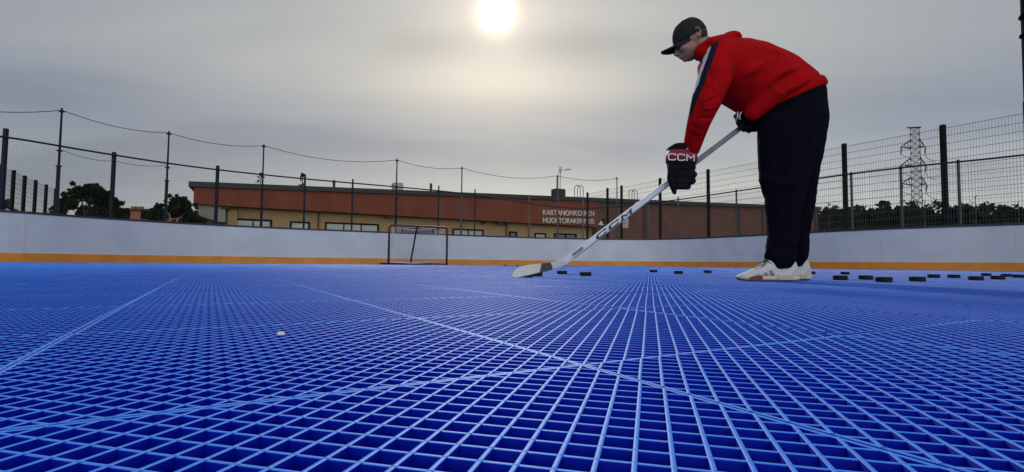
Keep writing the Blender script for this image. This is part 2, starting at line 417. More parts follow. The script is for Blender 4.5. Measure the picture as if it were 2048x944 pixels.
# ------------------------------------------------------------------ boards round the rink
def strip(mb, d0, d1, z0, z1, i0=0, i1=None):
    A = ring_off(d0)[i0:i1]; B = ring_off(d1)[i0:i1]; n = len(A); vs = []
    for a, b in zip(A, B): vs += [(a[0], a[1], z0), (a[0], a[1], z1), (b[0], b[1], z1), (b[0], b[1], z0)]
    fs = []
    for i in range(n - 1):
        q = 4 * i
        for k in range(4): fs.append((q + k, q + (k + 1) % 4, q + 4 + (k + 1) % 4, q + 4 + k))
    fs += [(0, 1, 2, 3), (4 * n - 1, 4 * n - 2, 4 * n - 3, 4 * n - 4)]
    return mb.add(vs, fs)
def board_material():
    m = bpy.data.materials.new('white board plastic'); m.use_nodes = True; t = m.node_tree; b = t.nodes['Principled BSDF']
    b.inputs['Roughness'].default_value = .45; b.inputs['Specular IOR Level'].default_value = .4
    co = t.nodes.new('ShaderNodeTexCoord'); sp = t.nodes.new('ShaderNodeMapping'); sp.inputs['Scale'].default_value = (1, 1, 1); t.links.new(co.outputs['Object'], sp.inputs[0])
    n = t.nodes.new('ShaderNodeTexNoise'); n.inputs['Scale'].default_value = 1.6; n.inputs['Detail'].default_value = 6; t.links.new(sp.outputs[0], n.inputs['Vector'])
    r = t.nodes.new('ShaderNodeValToRGB'); r.color_ramp.elements[0].position = .3; r.color_ramp.elements[1].position = .7
    r.color_ramp.elements[0].color = (.54, .575, .625, 1); r.color_ramp.elements[1].color = (.63, .665, .71, 1); t.links.new(n.outputs['Fac'], r.inputs[0])
    # puck scuffs: small dark flecks, stretched sideways
    m2 = t.nodes.new('ShaderNodeMapping'); m2.inputs['Scale'].default_value = (6, 6, 13); m2.inputs['Rotation'].default_value = (.45, .3, .2); t.links.new(co.outputs['Object'], m2.inputs[0])
    v = t.nodes.new('ShaderNodeTexNoise'); v.inputs['Scale'].default_value = 1.0; v.inputs['Detail'].default_value = 2; t.links.new(m2.outputs[0], v.inputs['Vector'])
    mr = t.nodes.new('ShaderNodeMapRange'); mr.inputs['From Min'].default_value = .665; mr.inputs['From Max'].default_value = .78; mr.inputs['To Max'].default_value = .75; t.links.new(v.outputs['Fac'], mr.inputs['Value'])
    cl_ = t.nodes.new('ShaderNodeMapRange'); cl_.inputs['From Min'].default_value = .46; cl_.inputs['From Max'].default_value = .60; t.links.new(n.outputs['Fac'], cl_.inputs['Value'])
    mu = t.nodes.new('ShaderNodeMath'); mu.operation = 'MULTIPLY'; t.links.new(mr.outputs[0], mu.inputs[0]); t.links.new(cl_.outputs[0], mu.inputs[1])
    mx = t.nodes.new('ShaderNodeMixRGB'); t.links.new(mu.outputs[0], mx.inputs[0]); t.links.new(r.outputs[0], mx.inputs[1]); mx.inputs[2].default_value = (.26, .28, .33, 1)
    t.links.new(mx.outputs[0], b.inputs['Base Color']); return m
bd = empty('rink_boards', (0, 20.5, 0), 'curved white rink boards with an orange kick strip along the foot and dark top rail', 'rink boards')
M_DARK = mat('dark green steel', (.005, .009, .008), .8, spec=.12)
M_NAVY = mat('navy rail', (.02, .03, .055), .5)
strip(MB(), 0, .05, .21, HB - .05).build('board_panel', board_material(), bd)
strip(MB(), -.012, .05, -.014, .20).build('kick_strip', mat('orange plastic', (.74, .265, .028), .5, var=.14, vscale=3), bd)
strip(MB(), -.006, .05, .20, .21).build('trim_strip', mat('pale trim', (.7, .7, .66), .5), bd)
strip(MB(), -.015, .09, HB - .05, HB).build('top_rail', M_NAVY, bd)
# upright panel joints
acc = 0
for i in range(1, len(RC)):
    acc += np.linalg.norm(RC[i] - RC[i - 1])
    if acc > 2.4:
        acc = 0; a = RC[i]; t = tan[i]; n = -OUT[i]
        rot = Matrix(((t[0], n[0], 0), (t[1], n[1], 0), (0, 0, 1)))
        jm = MB(); jm.box((a[0] + n[0] * .001, a[1] + n[1] * .001, .21 + (HB - .26) / 2), (.006, .006, HB - .27), rot); jm.build('joint_strip', mat('joint grey', (.55, .57, .61), .6), bd)

# ------------------------------------------------------------------ wire fences
def wires(mb, p, q, r, n=3): return mb.tube([p, q], r, n, caps=False)
M_WIRE = mat('grey wire', (.085, .09, .092), .8, spec=.15)
M_NET = mat('net cord', (.035, .037, .045), .9)
# 1: fence carried on the boards, all round
fz = 2.68
mf = empty('mesh_fence', (0, 21, 0), 'wire mesh fence on steel posts standing right behind the white rink boards', 'fence')
post_px = [2, 222, 431, 607, 703, 876, 949, 1058, 1166, 1297, 1357, 1474, 1590, 1705, 1805, 1921]
tops = {2: 258, 222: 305, 431: 332, 607: 349, 703: 359, 876: 372, 949: 379}
M_POST = mat('fence post steel', (.012, .020, .030), .7, spec=.2, var=.2, vscale=6)
M_GALV = mat('dull galvanised steel', (.075, .075, .078), .5, metal=.4)
for x in post_px:
    p = on_ring(x, .14); ztop = at(x, tops[x], p[1]).z if x in tops else fz + .03
    w = .068 if x < 500 else .045
    m_ = MB(); m_.box((p[0], p[1], (ztop - .09) / 2), (w, w, ztop + .09)); m_.box((p[0], p[1], ztop + .006), (w - .008, w - .008, .012))
    m_.build('post', M_POST if x < 1000 else M_GALV, mf)
rp = ring_off(.10)
idx = np.where(RC[:, 1] > 2)[0]
def rail_z(p):                                                 # the rail sags a little over the far end
    a = math.atan2(p[0], p[1]); return 2.66 - .34 * math.exp(-((a - .12) / .14) ** 2)
MB().tube([(rp[i][0], rp[i][1], rail_z(rp[i])) for i in idx], .022, 8).build('top_rail', M_POST, mf)
left = [i for i in idx if RC[i][0] < 2.4]; right = [i for i in idx if RC[i][0] >= 2.2]
def dia_net(mb, ids, d, z0, zt, pitch, r):                      # diamond mesh following the rink line
    P = ring_off(d)[ids]; sl_ = np.concatenate([[0], np.cumsum(np.linalg.norm(np.diff(P, axis=0), axis=1))])
    def pos(u): return np.interp(u, sl_, P[:, 0]), np.interp(u, sl_, P[:, 1])
    Lh = sl_[-1]; H = zt - z0; k = -H
    while k < Lh:
        for sg in (1, -1):
            pts = []
            for q in range(5):
                v = H * q / 4; u = k + v if sg > 0 else k + H - v
                if 0 <= u <= Lh:
                    x, y = pos(u); pts.append((x, y, z0 + v))
            if len(pts) > 1: mb.tube(pts, r, 3, caps=False)
        k += pitch
    return mb
dia_net(MB(), left, .12, HB, fz - .08, .085, .0006).build('chain_link', M_WIRE, mf)
def grid_net(mb, ids, d, z0, zt, pu, pv, ru, rv, flat=None):
    P = ring_off(d)[ids]; sl_ = np.concatenate([[0], np.cumsum(np.linalg.norm(np.diff(P, axis=0), axis=1))])
    for u in np.arange(0, sl_[-1], pu):
        x, y = np.interp(u, sl_, P[:, 0]), np.interp(u, sl_, P[:, 1]); mb.tube([(x, y, z0), (x, y, zt)], ru, 3, caps=False)
    for z in np.arange(z0, zt + .01, pv): mb.tube([(x, y, z) for x, y in P[::2]], rv, 3, caps=False)
    return mb
grid_net(MB(), right, .12, HB + .02, fz - .03, .06, .2, .0024, .0034).build('wire_panel', M_WIRE, mf)

# 2: tall poles carrying the ball net behind the end of the rink
nf = empty('safety_net', (-4, 19.5, 0), 'tall thin poles holding a sagging ball net behind the goal end', 'safety net')
tall = [(-95, 198), (112, 216), (330, 262), (522, 288), (791, 317), (922, 333), (1115, 349), (1234, 354)]
tp = []
for x, ty in tall:
    p = on_ring(x, .32) if x >= 0 else np.array([-11.95, 10.2]); z = at(x, ty, p[1]).z; tp.append(Vector((p[0], p[1], z)))
    m_ = MB(); m_.tube([(p[0], p[1], -.09), (p[0], p[1], z * .62), (p[0], p[1], z * .62 + .02), (p[0], p[1], z)], [.042, .038, .026, .02], 8)
    for hz in (z * .62, z * .72, z - .08): m_.box((p[0], p[1], hz), (.09, .07, .035))
    m_.build('post', M_POST if x < 900 else M_GALV, nf)
def sag(a, b, s_, n=14): return [a.lerp(b, i / n) - Vector((0, 0, s_ * 4 * (i / n) * (1 - i / n))) for i in range(n + 1)]
nn = MB()
for a, b in zip(tp[:-1], tp[1:]):
    sg_ = .055 * (b - a).length; rope = sag(a - Vector((0, 0, .05)), b - Vector((0, 0, .05)), sg_)
    MB().tube(rope, .009, 5).build('rope', M_NET, nf)
    for u in np.arange(0, 1, .09 / (b - a).length):
        i = u * 14; q = rope[int(i)].lerp(rope[int(i) + 1], i - int(i)); nn.tube([(q.x, q.y, HB), q], .0006, 3, caps=False)
    for k in range(1, 34):
        nn.tube([Vector((q.x, q.y, HB + (q.z - HB) * k / 34)) for q in rope], .0006, 3, caps=False)
nn.build('netting', M_NET, nf)
# loose cord hanging under the rail
for x0, x1, y0, y1 in ((124, 226, 300, 322), (232, 334, 322, 330)):
    a = on_ring(x0, .2); b = on_ring(x1, .2); MB().tube(sag(at(x0, y0, a[1]), at(x1, y1, b[1]), .07), .006, 5).build('rope', M_NET, nf)

# 3: high green panel fence outside the right-hand side
def panel_fence(name, pts, ztop, label, hole=.06):
    root = empty(name, (*pts[0], -.09), label, 'fence')
    for p in pts:
        m_ = MB(); m_.box((p[0], p[1], (ztop - .09) / 2 + .03), (.10, .10, ztop + .15)); m_.box((p[0], p[1], ztop + .066), (.094, .094, .012)); m_.build('post', M_DARK, root)
    for a, b in zip(pts[:-1], pts[1:]):
        a = Vector((*a, 0)); b = Vector((*b, 0)); m_ = MB(); n = int((b - a).length / hole)
        nrm = (b - a).cross(Vector((0, 0, 1))).normalized() * .006
        for k in range(1, n): q = a.lerp(b, k / n); m_.tube([q + Vector((0, 0, .0)), q + Vector((0, 0, ztop))], .0026, 3, caps=False)
        for z in np.arange(.0, ztop + .01, .2):
            for sd in (-1, 1): m_.tube([a + nrm * sd + Vector((0, 0, z)), b + nrm * sd + Vector((0, 0, z))], .0045, 3, caps=False)
        m_.build('wire_panel', M_WIRE, root)
    return root
ZF = 3.62
def fence_pt(px, py, z=ZF + .12):                               # the post that is z tall where the photo shows its top
    d = ray(px, py); return CO + d * ((z - CAM_H) / d.z)
pf = [fence_pt(*q) for q in ((1175, 383), (1215, 374), (1243, 369), (1320, 354), (1416, 336), (1535, 313), (1688, 284), (1885, 246))]
pf = [(p.x, p.y) for p in pf]; e_ = Vector(pf[-1]) - Vector(pf[-2]); pf.append(tuple(Vector(pf[-1]) + e_ * 1.0)); pf.append(tuple(Vector(pf[-1]) + e_))
panel_fence('panel_fence', pf, ZF, 'high dark green welded wire panel fence running along the right side of the rink')
pf2 = [fence_pt(*q) for q in ((5, 327), (28, 338), (50, 349), (72, 358), (93, 367), (112, 375))]
panel_fence('panel_fence', [(p.x, p.y) for p in pf2], ZF, 'distant wire panel fence with dark posts at the far left behind the boards', .09)

# info sign on the panel fence
p = Vector((*pf[2], 0)); sgn = empty('fence_sign', (p.x + .18, p.y - .08, 2.4), 'small white information sign fixed to the panel fence beside the stick', 'sign')
c = at(1251, 443, p.y - .09)
MB().box(c, (.25, .012, .55)).build('sign_plate', mat('sign white', (.72, .73, .72), .5), sgn)
m_ = MB()
for k, wd in enumerate((.16, .19, .13, .18, .18, .1)): m_.box(c + Vector((-(.2 - wd) / 2, -.008, .2 - k * .075)), (wd, .003, .028))
m_.build('print_line', mat('print grey', (.16, .17, .2), .6), sgn)

# ------------------------------------------------------------------ goal
def goal():
    a = Vector((-3.71, 15.6, 0)); b = Vector((-2.06, 16.4, 0)); w = (b - a); wn = w.normalized(); bk = Vector((-wn.y, wn.x, 0))
    H, dp = 1.19, .95
    root = empty('hockey_goal', (a + b) / 2, 'dark red hockey goal with thin white net standing in front of the end boards', 'goal')
    mr = mat('goal red', (.065, .008, .010), .4, var=.25, vscale=5); r = .032; z = Vector((0, 0, 1)); c_ = .1
    arc = lambda p, d1, d2: [p + d1 * c_ * (1 - math.sin(t)) + d2 * c_ * (1 - math.cos(t)) for t in np.linspace(0, math.pi / 2, 6)]
    top = [a, *[a + z * (H - c_) + z * c_ * math.sin(t) + wn * c_ * (1 - math.cos(t)) for t in np.linspace(0, math.pi / 2, 6)],
           *[b + z * (H - c_) + z * c_ * math.cos(t) - wn * c_ * (1 - math.sin(t)) for t in np.linspace(0, math.pi / 2, 6)], b]
    MB().tube(top, r, 10).build('front_frame', mr, root, True)
    back0, back1 = a + bk * dp + wn * .22, b + bk * dp - wn * .22
    MB().tube([a + z * r, a + bk * .5 - wn * .12 + z * r, back0 + z * r, back1 + z * r, b + bk * .5 + wn * .12 + z * r, b + z * r], r, 8).build('base_frame', mr, root, True)
    tc_ = (a + b) / 2 + z * H
    MB().tube([tc_, tc_ + bk * .25 - z * .04, (back0 + back1) / 2 + z * r], [.028, .028, .028], 8).build('back_post', mr, root, True)
    tb = [a + z * H + wn * .1, a + bk * .42 + wn * .3 + z * (H - .03), b + bk * .42 - wn * .3 + z * (H - .03), b + z * H - wn * .1]
    MB().tube(tb, .016, 8).build('top_shelf_bar', mr, root, True)
    nm = MB(); cr = .0024
    def net(q00, q01, q10, q11, nu, nv):
        for i in range(nu + 1):
            t = i / nu; nm.tube([q00.lerp(q10, t), (q00.lerp(q10, t) + q01.lerp(q11, t)) / 2 + bk * .03, q01.lerp(q11, t)], cr, 3, caps=False)
        for j in range(nv + 1):
            t = j / nv; nm.tube([q00.lerp(q01, t), q10.lerp(q11, t)], cr, 3, caps=False)
    net(tb[1], back0, tb[2], back1, 30, 24); net(tb[0], tb[1], tb[3], tb[2], 34, 9)
    net(tb[0], a, tb[1], back0, 12, 24); net(tb[3], b, tb[2], back1, 12, 24)
    nm.build('net', mat('white cord', (.75, .73, .70), .8), root)
    # white pad laced along the top shelf and foot
    MB().tube([tb[1], tb[1].lerp(tb[2], .5) - z * .07, tb[2]], .018, 6).build('net_fold', mat('white cord', (.75, .73, .70), .8), root, True)
    MB().tube([back0 + z * .07, back0.lerp(back1, .5) + z * .05 - bk * .25, back1 + z * .07], .016, 6).build('net_fold', mat('white cord', (.75, .73, .70), .8), root, True)
goal()

# ------------------------------------------------------------------ service building
G0 = Vector((-17.9, 29.1, 0)); GE = Vector((20.5, 10, 0)).normalized(); GN = Vector((GE.y, -GE.x, 0))
def wall_pt(px, py, d=0): return on_plane(px, py, G0 + GN * d, GN)
def s_of(p): return (p - G0).dot(GE)
def bp(s, h, d): return G0 + GE * s + GN * d + Vector((0, 0, h))
def building():
    root = empty('service_building', bp(14, -.09, -4), 'long low service building with red brown band over cream walls behind the end boards', 'building')
    M_CREAM = mat('cream render', (.40, .27, .145), .9, spec=.1, var=.1, vscale=1.2)
    M_BAND = mat('red brown cladding', (.195, .058, .036), .75, spec=.12, var=.16, vscale=.9, stretch=(1, 1, .35))
    M_BRICK = mat('brown brick', (.14, .055, .035), .85, var=.2, vscale=1.4)
    M_ROOF = mat('bitumen edge', (.028, .028, .032), .7); M_SOF = mat('grey soffit', (.30, .27, .23), .8); M_FR = mat('dark window frame', (.008, .007, .008), .8, spec=.1)
    tl, tr = wall_pt(388, 373), wall_pt(1640, 419); bl, bm_ = wall_pt(390, 408), wall_pt(1175, 453)
    sl_, sr, sm = s_of(tl), s_of(tr), s_of(wall_pt(1197, 440))
    top = lambda s: tl.z + (tr.z - tl.z) * (s - sl_) / (sr - sl_)
    bot = lambda s: bl.z + (bm_.z - bl.z) * (s - s_of(bl)) / (s_of(bm_) - s_of(bl))
    # main wing wall, set back under the band
    s0 = s_of(wall_pt(452, 430, -.9))
    MB().prism([bp(s0, -.09, -.9), bp(sm, -.09, -.9), bp(sm, top(sm) - .1, -.9), bp(s0, top(s0) - .1, -.9)], -GN * 9).build('wall', M_CREAM, root)
    MB().prism([bp(sl_, bot(sl_), 0), bp(sm, bot(sm), 0), bp(sm, top(sm), 0), bp(sl_, top(sl_), 0)], -GN * .89).build('fascia', M_BAND, root)
    # sloping underside of the left overhang, carried back along the gable
    pl = [wall_pt(391, 409, -.3), wall_pt(451, 414, -.3), wall_pt(451, 444, -.3), wall_pt(436, 443, -.3), wall_pt(398, 431, -.3)]
    MB().prism(pl, -GN * 8).build('eaves_soffit', M_SOF, root)
    pe = [wall_pt(398, 431, -.28), wall_pt(436, 443, -.28), wall_pt(451, 444, -.28), wall_pt(451, 447, -.28), wall_pt(397, 434, -.28)]
    MB().prism(pe, -GN * .2).build('eaves_beam', M_ROOF, root)
    MB().box(bp(s0 + .35, 1.5, -.74), (.5, .3, 3.1), Matrix((GE, GN, Vector((0, 0, 1)))).transposed()).build('pillar', M_CREAM, root)
    MB().prism([bp(sm + .003, -.09, -.25), bp(sr, -.09, -.25), bp(sr, top(sr), -.25), bp(sm + .003, top(sm), -.25)], -GN * 9).build('brick_wall', M_BRICK, root)
    # red door low in the brick part and darker pilasters
    rotw = Matrix((GE, GN, Vector((0, 0, 1)))).transposed()
    a = wall_pt(1218, 462, -.2); b_ = wall_pt(1238, 462, -.2)
    MB().box(((a + b_) / 2).lerp(Vector(((a + b_) / 2).xy.to_3d()), .5), ((b_ - a).length, .06, a.z), rotw).build('door', mat('red door', (.19, .045, .035), .6), root)
    for x in (1290, 1478, 1526, 1632):
        q = wall_pt(x, 440, -.2); MB().box(bp(s_of(q), top(s_of(q)) / 2 - .05, -.22), (.32, .14, top(s_of(q)) - .1), rotw).build('pilaster', mat('dark brick', (.075, .03, .024), .85, var=.15, vscale=2), root)
    # roof edge
    rf = MB().prism([bp(sl_ - .25, top(sl_) - .03, .18), bp(sr, top(sr) - .03, .18), bp(sr, top(sr) + .26, .18), bp(sl_ - .25, top(sl_) + .26, .18)], -GN * 10).build('roof', M_ROOF, root)
    # windows
    blinds = mat('window glass over pale blinds', (.30, .31, .32), .12, var=.15, vscale=.8, stretch=(1, 1, 6)); dark_glass = mat('dark window glass', (.03, .032, .036), .08)
    for x0, x1, y0, n, gl in ((468, 544, 438, 2, blinds), (580, 620, 443, 1, blinds), (650, 758, 446, 3, blinds), (803, 868, 454, 2, dark_glass), (905, 967, 458, 2, blinds),
                              (1018, 1034, 463, 1, dark_glass), (1069, 1092, 466, 1, blinds), (1108, 1153, 467, 2, dark_glass)):
        p0, p1 = wall_pt(x0, y0, -.87), wall_pt(x1, y0, -.87); u0, u1, h1 = s_of(p0), s_of(p1), (p0.z + p1.z) / 2; h0 = h1 - 1.35; t = .11
        fm = MB(); W_ = u1 - u0
        fm.box(bp((u0 + u1) / 2, h1 - t / 2, -.87), (W_, .1, t), rotw); fm.box(bp((u0 + u1) / 2, h0 + t / 2, -.87), (W_, .1, t), rotw)
        for k in range(n + 1):
            s_ = u0 + t / 2 + (W_ - t) * k / n; fm.box(bp(s_, (h0 + h1) / 2, -.872), (t if k in (0, n) else .07, .1, h1 - h0 - 2 * t), rotw)
        wn = fm.build('window', M_FR, root)
        MB().box(bp((u0 + u1) / 2, (h0 + h1) / 2, -.885), (W_ - t, .02, h1 - h0 - t), rotw).build('pane', gl, wn)
    # canopy lamps under the band, downpipes
    for x, y in ((778, 434), (1000, 447), (1014, 446), (452, 416)):
        q = wall_pt(x, y, -.4); lm = MB().box(bp(s_of(q), q.z, -.4), (.42, .5, .13), rotw); lm.box(bp(s_of(q), q.z + .12, -.4), (.06, .06, .16), rotw); lm.build('soffit_lamp', M_ROOF, root)
    for x, y in ((637, 425), (1013, 450), (1058, 452)):
        q = wall_pt(x, y, -.8); MB().tube([bp(s_of(q), -.09, -.8), bp(s_of(q), q.z, -.8), bp(s_of(q), q.z + .2, -.72)], .05, 6).build('downpipe', mat('brown pipe', (.10, .05, .035), .6), root)
    q = wall_pt(966, 446, -.75); cm = MB().box(bp(s_of(q), q.z, -.75), (.2, .4, .16), rotw); cm.tube([bp(s_of(q) - .1, q.z + .1, -.85), bp(s_of(q) - .3, q.z + .2, -.87)], .03, 6); cm.build('camera_bracket', M_ROOF, root)
    q = wall_pt(1202, 447, -.1); MB().loft([(bp(s_of(q), q.z - .14, -.1), GE * .26, GN * .12), (bp(s_of(q), q.z + .2, -.1), GE * .04, GN * .04)], 10).build('wall_lamp', mat('lamp white', (.75, .75, .72), .4), root)
    q = wall_pt(1211, 440, -.1); MB().box(bp(s_of(q), q.z, -.13), (.42, .2, .3), rotw).build('vent_box', M_ROOF, root)
    # chimney and roof boxes
    a, b_ = wall_pt(1107, 379, -4), wall_pt(1126, 379, -4); s_ = (s_of(a) + s_of(b_)) / 2
    MB().box(bp(s_, (a.z + top(s_)) / 2, -4), ((b_ - a).length, .8, a.z - top(s_) + .1), rotw).build('chimney', M_ROOF, rf)
    a, b_ = wall_pt(786, 366, -5), wall_pt(804, 366, -5); s_ = (s_of(a) + s_of(b_)) / 2
    MB().box(bp(s_, (a.z + top(s_)) / 2, -5), ((b_ - a).length, .8, a.z - top(s_)), rotw).build('vent_housing', mat('zinc', (.35, .37, .40), .5), rf)
    for x in (862, 668):
        a = wall_pt(x, 372 if x > 700 else 366, -5); MB().tube([bp(s_of(a), top(s_of(a)), -5), bp(s_of(a), a.z + .2, -5)], .1, 8).build('roof_vent', M_ROOF, rf)
    # lettering: a sign of its own
    sg = empty('wall_sign', wall_pt(1137, 433, .05), 'white raised letters in two lines on the red brown building band', 'sign')
    ml = mat('white letters', (.72, .68, .62), .5)
    for line, y in (('KARTANONKOSKEN', 425.5), ('HUOLTORAKENNUS', 441)):
        a, b_ = wall_pt(1086, y, .04), wall_pt(1188, y + 2.5, .04)
        me = text_mesh(line, 1.0, .04, .0); vs = np.empty(len(me.vertices) * 3); me.vertices.foreach_get('co', vs); vs = vs.reshape(-1, 3)
        k = (b_ - a).length / (vs[:, 0].max() - vs[:, 0].min()); hh = .40 / (vs[:, 1].max() - vs[:, 1].min())
        place_text('lettering', me, ml, sg, (a + b_) / 2, (b_ - a), Vector((0, 0, 1)), k, hh)
    # aerial and the two roof ladders
    b0 = wall_pt(1120, 379, -4); t0 = wall_pt(1121, 340, -4); an = empty('roof_antenna', b0, 'thin television aerial standing on the roof chimney', 'antenna')
    ma = mat('aerial metal', (.16, .16, .17), .4, metal=.6)
    MB().tube([b0, t0], .03, 6).build('mast', ma, an)
    e1 = wall_pt(1143, 338.5, -4); e0 = wall_pt(1117, 340.5, -4); MB().tube([e0, e1], .025, 5).build('boom', ma, an)
    for k in range(7):
        q = e0.lerp(e1, .04 + k * (.06 if k < 4 else .13)); ln = .42 if k < 4 else .16
        MB().tube([q + Vector((-.12, 0, ln * .6)) + GN * .3, q, q + Vector((.1, 0, -ln * .5)) - GN * .3], .014, 4).build('element', ma, an)
    b1 = wall_pt(1114, 378, -3.5); MB().tube([b1, wall_pt(1114, 352, -3.5)], .05, 6).build('stub_pipe', ma, an)
    for x0, x1, yt, lab in ((1149, 1168, 370, 'looped roof ladder rails nearer the chimney and aerial'), (1258, 1275, 379, 'looped roof ladder rails on the right above the stick')):
        rt = empty('roof_ladder', wall_pt(x0, 392, -.5), lab, 'ladder', 'ladder hoops on the roof edge')
        for dd, xo in ((-.2, 0), (-.9, 6)):
            a = wall_pt(x0 + xo, yt, dd); b_ = wall_pt(x0 + xo + (x1 - x0) * .62, yt, dd); sa, sb_ = s_of(a), s_of(b_); zz = a.z; pts = [bp(sa, top(sa), dd)]
            for t in np.linspace(0, math.pi, 9): pts.append(bp((sa + sb_) / 2 - (sb_ - sa) / 2 * math.cos(t), zz - .35 + .35 * math.sin(t), dd))
            pts.append(bp(sb_, top(sb_), dd)); MB().tube(pts, .03, 6).build('hoop', ma, rt)
building()

# far brick house on the left
def house():
    Y = 62; a, b = at(238, 446, Y), at(312, 446, Y); h = at(240, 421, Y).z
    root = empty('brick_house', ((a.x + b.x) / 2, Y, -.09), 'distant orange brick house between the two bushes on the left', 'house')
    m_ = MB(); m_.prism([(a.x, Y, -.09), (b.x + 3, Y, -.09), (b.x + 3, Y, h), (a.x, Y, h)], (0, 7, 0)); m_.build('wall', mat('orange brick', (.30, .105, .06), .85, var=.15, vscale=1), root)
    m_ = MB(); m_.prism([(a.x - .3, Y - .3, h), (b.x + 3.3, Y - .3, h), (b.x + 3.3, Y - .3, h + .22), (a.x - .3, Y - .3, h + .22)], (0, 7.6, 0)); rf = m_.build('roof', mat('bitumen edge', (.028, .028, .032), .7), root)
    for x in (268, 281): p = at(x, 419, Y + 2); MB().box((p.x, Y + 2, h + .4), (.5, .5, .6)).build('chimney', mat('orange brick', (.3, .1, .06)), rf)
    for x in (250, 292):
        p = at(x, 430, Y); w_ = MB().box((p.x, Y - .02, p.z), (1.2, .08, 1.0)).build('window', mat('dark window frame', (.02, .018, .018)), root)
house()

# ------------------------------------------------------------------ trees
def leaves(cl, n, size, flat=.0):                               # leaf quads scattered through clumps (centre, radius)
    V = []; cl_c = np.array([c for c, r in cl]); cl_r = np.array([r for c, r in cl]); wgt = cl_r.mean(axis=1) ** 2 if cl_r.ndim > 1 else cl_r ** 2
    pick = RNG.choice(len(cl), n, p=wgt / wgt.sum()); d = RNG.normal(size=(n, 3)); d /= np.linalg.norm(d, axis=1)[:, None]
    rr = RNG.uniform(.25, 1.08, n) ** .6; c = cl_c[pick] + d * (cl_r[pick] if cl_r.ndim > 1 else cl_r[pick][:, None]) * rr[:, None]
    a = RNG.normal(size=(n, 3)); a /= np.linalg.norm(a, axis=1)[:, None]; b = np.cross(a, RNG.normal(size=(n, 3))); b /= np.linalg.norm(b, axis=1)[:, None]
    sz = size * RNG.uniform(.6, 1.4, n)[:, None]; a *= sz; b *= sz * .55
    V = np.stack([c - a, c + b, c + a, c - b], 1).reshape(-1, 3); return V
def leaf_mesh(name, V, m, parent=None):
    n = len(V) // 4; me = bpy.data.meshes.new(name); me.vertices.add(len(V)); me.vertices.foreach_set('co', V.astype(np.float32).ravel())
    me.loops.add(4 * n); me.loops.foreach_set('vertex_index', np.arange(4 * n, dtype=np.int32)); me.polygons.add(n); me.polygons.foreach_set('loop_start', np.arange(0, 4 * n, 4, dtype=np.int32)); me.update(calc_edges=True)
    return link(name, me, m, parent)
def foliage(name, rgb):
    m = mat(name, rgb, .85, spec=.06, var=.5, vscale=1.1); return m
def broad_tree(px0, px1, ytop, Y, label, n=2600, leaf=.13, cat='tree', name='leafy_tree', group=None, dens=38, rgb=(.020, .030, .013)):
    a, b = at(px0, 440, Y), at(px1, 440, Y); top = at((px0 + px1) / 2, ytop, Y).z; w = (b.x - a.x) / 2; cxm = (a.x + b.x) / 2
    root = empty(name, (cxm, Y, -.09), label, cat, group); cl = []
    for k in range(dens):
        t = RNG.uniform(-1, 1); z = RNG.uniform(.35, .9) * top * (1 - .35 * t * t); r = RNG.uniform(.10, .25) * min(w, top * .5)
        cl.append(((cxm + t * (w - r * .6), Y + RNG.uniform(-.6, .6) * w * .7, min(z, top - r * .9)), r))
    cl.append(((cxm + .1 * w, Y, top - .3 * min(w, top)), .28 * min(w, top)))
    for k in range(26):                                         # wispy shoots poking out
        t = RNG.uniform(-.95, .95); cl.append(((cxm + t * w, Y + RNG.uniform(-.3, .3) * w, top * (.98 - .32 * t * t) * RNG.uniform(.9, 1.03)), .075 * w * RNG.uniform(.5, 1.3)))
    leaf_mesh('crown', leaves(cl, n, leaf), foliage('leaves ' + name, rgb), root)
    tm = MB(); base = Vector((cxm, Y, -.09)); tm.tube([base, base + Vector((.05, 0, top * .3)), base + Vector((-.05, .1, top * .6))], [.05 * top, .035 * top, .018 * top], 8)
    for k in range(9):
        c, r = cl[k]; s0 = base + Vector((0, 0, top * RNG.uniform(.25, .5))); tm.tube([s0, s0.lerp(Vector(c), .5) + Vector((0, 0, .1)), c], [.02 * top, .012 * top, .004 * top], 6)
    tm.build('trunk', mat('bark', (.05, .038, .028), .9, var=.3, vscale=4), root)
broad_tree(104, 246, 366, 25, 'dark leafy bush rising behind the second tall pole on the left', 15000, .075)
broad_tree(296, 400, 390, 27, 'dark leafy bush at the left end of the service building', 11000, .075)
broad_tree(-60, 42, 394, 32, 'low dark bush at the left picture edge behind the distant fence', 7000, .08)
broad_tree(505, 530, 345, 62, 'thin small tree peeping over the roof beside a tall net pole', 420, .12, name='slender_tree', dens=6)
broad_tree(591, 612, 347, 60, 'small bushy tree peeping over the roof by a fence post', 620, .12, name='slender_tree', dens=6)

def fir(px, ytop, Y, label, wd=1.0, thing=True, acc=None):
    top = at(px, ytop, Y).z; x = at(px, ytop, Y).x; cl = []; nl = 9
    for k in range(nl):
        t = k / nl; z = top * (.30 + .70 * t); rad = wd * (1 - t) ** .85 * top * .17 + .05
        for q in range(max(3, int(9 * (1 - t)))):
            an = RNG.uniform(0, 6.28); rr = rad * RNG.uniform(.45, 1.0); cl.append(((x + rr * math.cos(an), Y + rr * math.sin(an), z - rr * .25), (rad * .42 + .08, rad * .42 + .08, .16)))
    cl.append(((x, Y, top - .15), (.1, .1, .35)))
    V = leaves(cl, 1100 if thing else 500, .16)
    if not thing: acc.append(V); return
    root = empty('fir_tree', (x, Y, -.09), label, 'tree', 'fir tops above the far wood')
    leaf_mesh('crown', V, foliage('fir needles', (.016, .023, .012)), root)
    MB().tube([(x, Y, -.09), (x, Y, top * .6), (x, Y, top - .1)], [.16, .09, .02], 6).build('trunk', mat('bark', (.05, .038, .028)), root)
fir(1657, 404, 60, 'narrow fir top just right of the dark trousers above the far wood', 1.3)
fir(1802, 391, 61, 'bushy fir top left of the pylon above the far wood', 1.8)
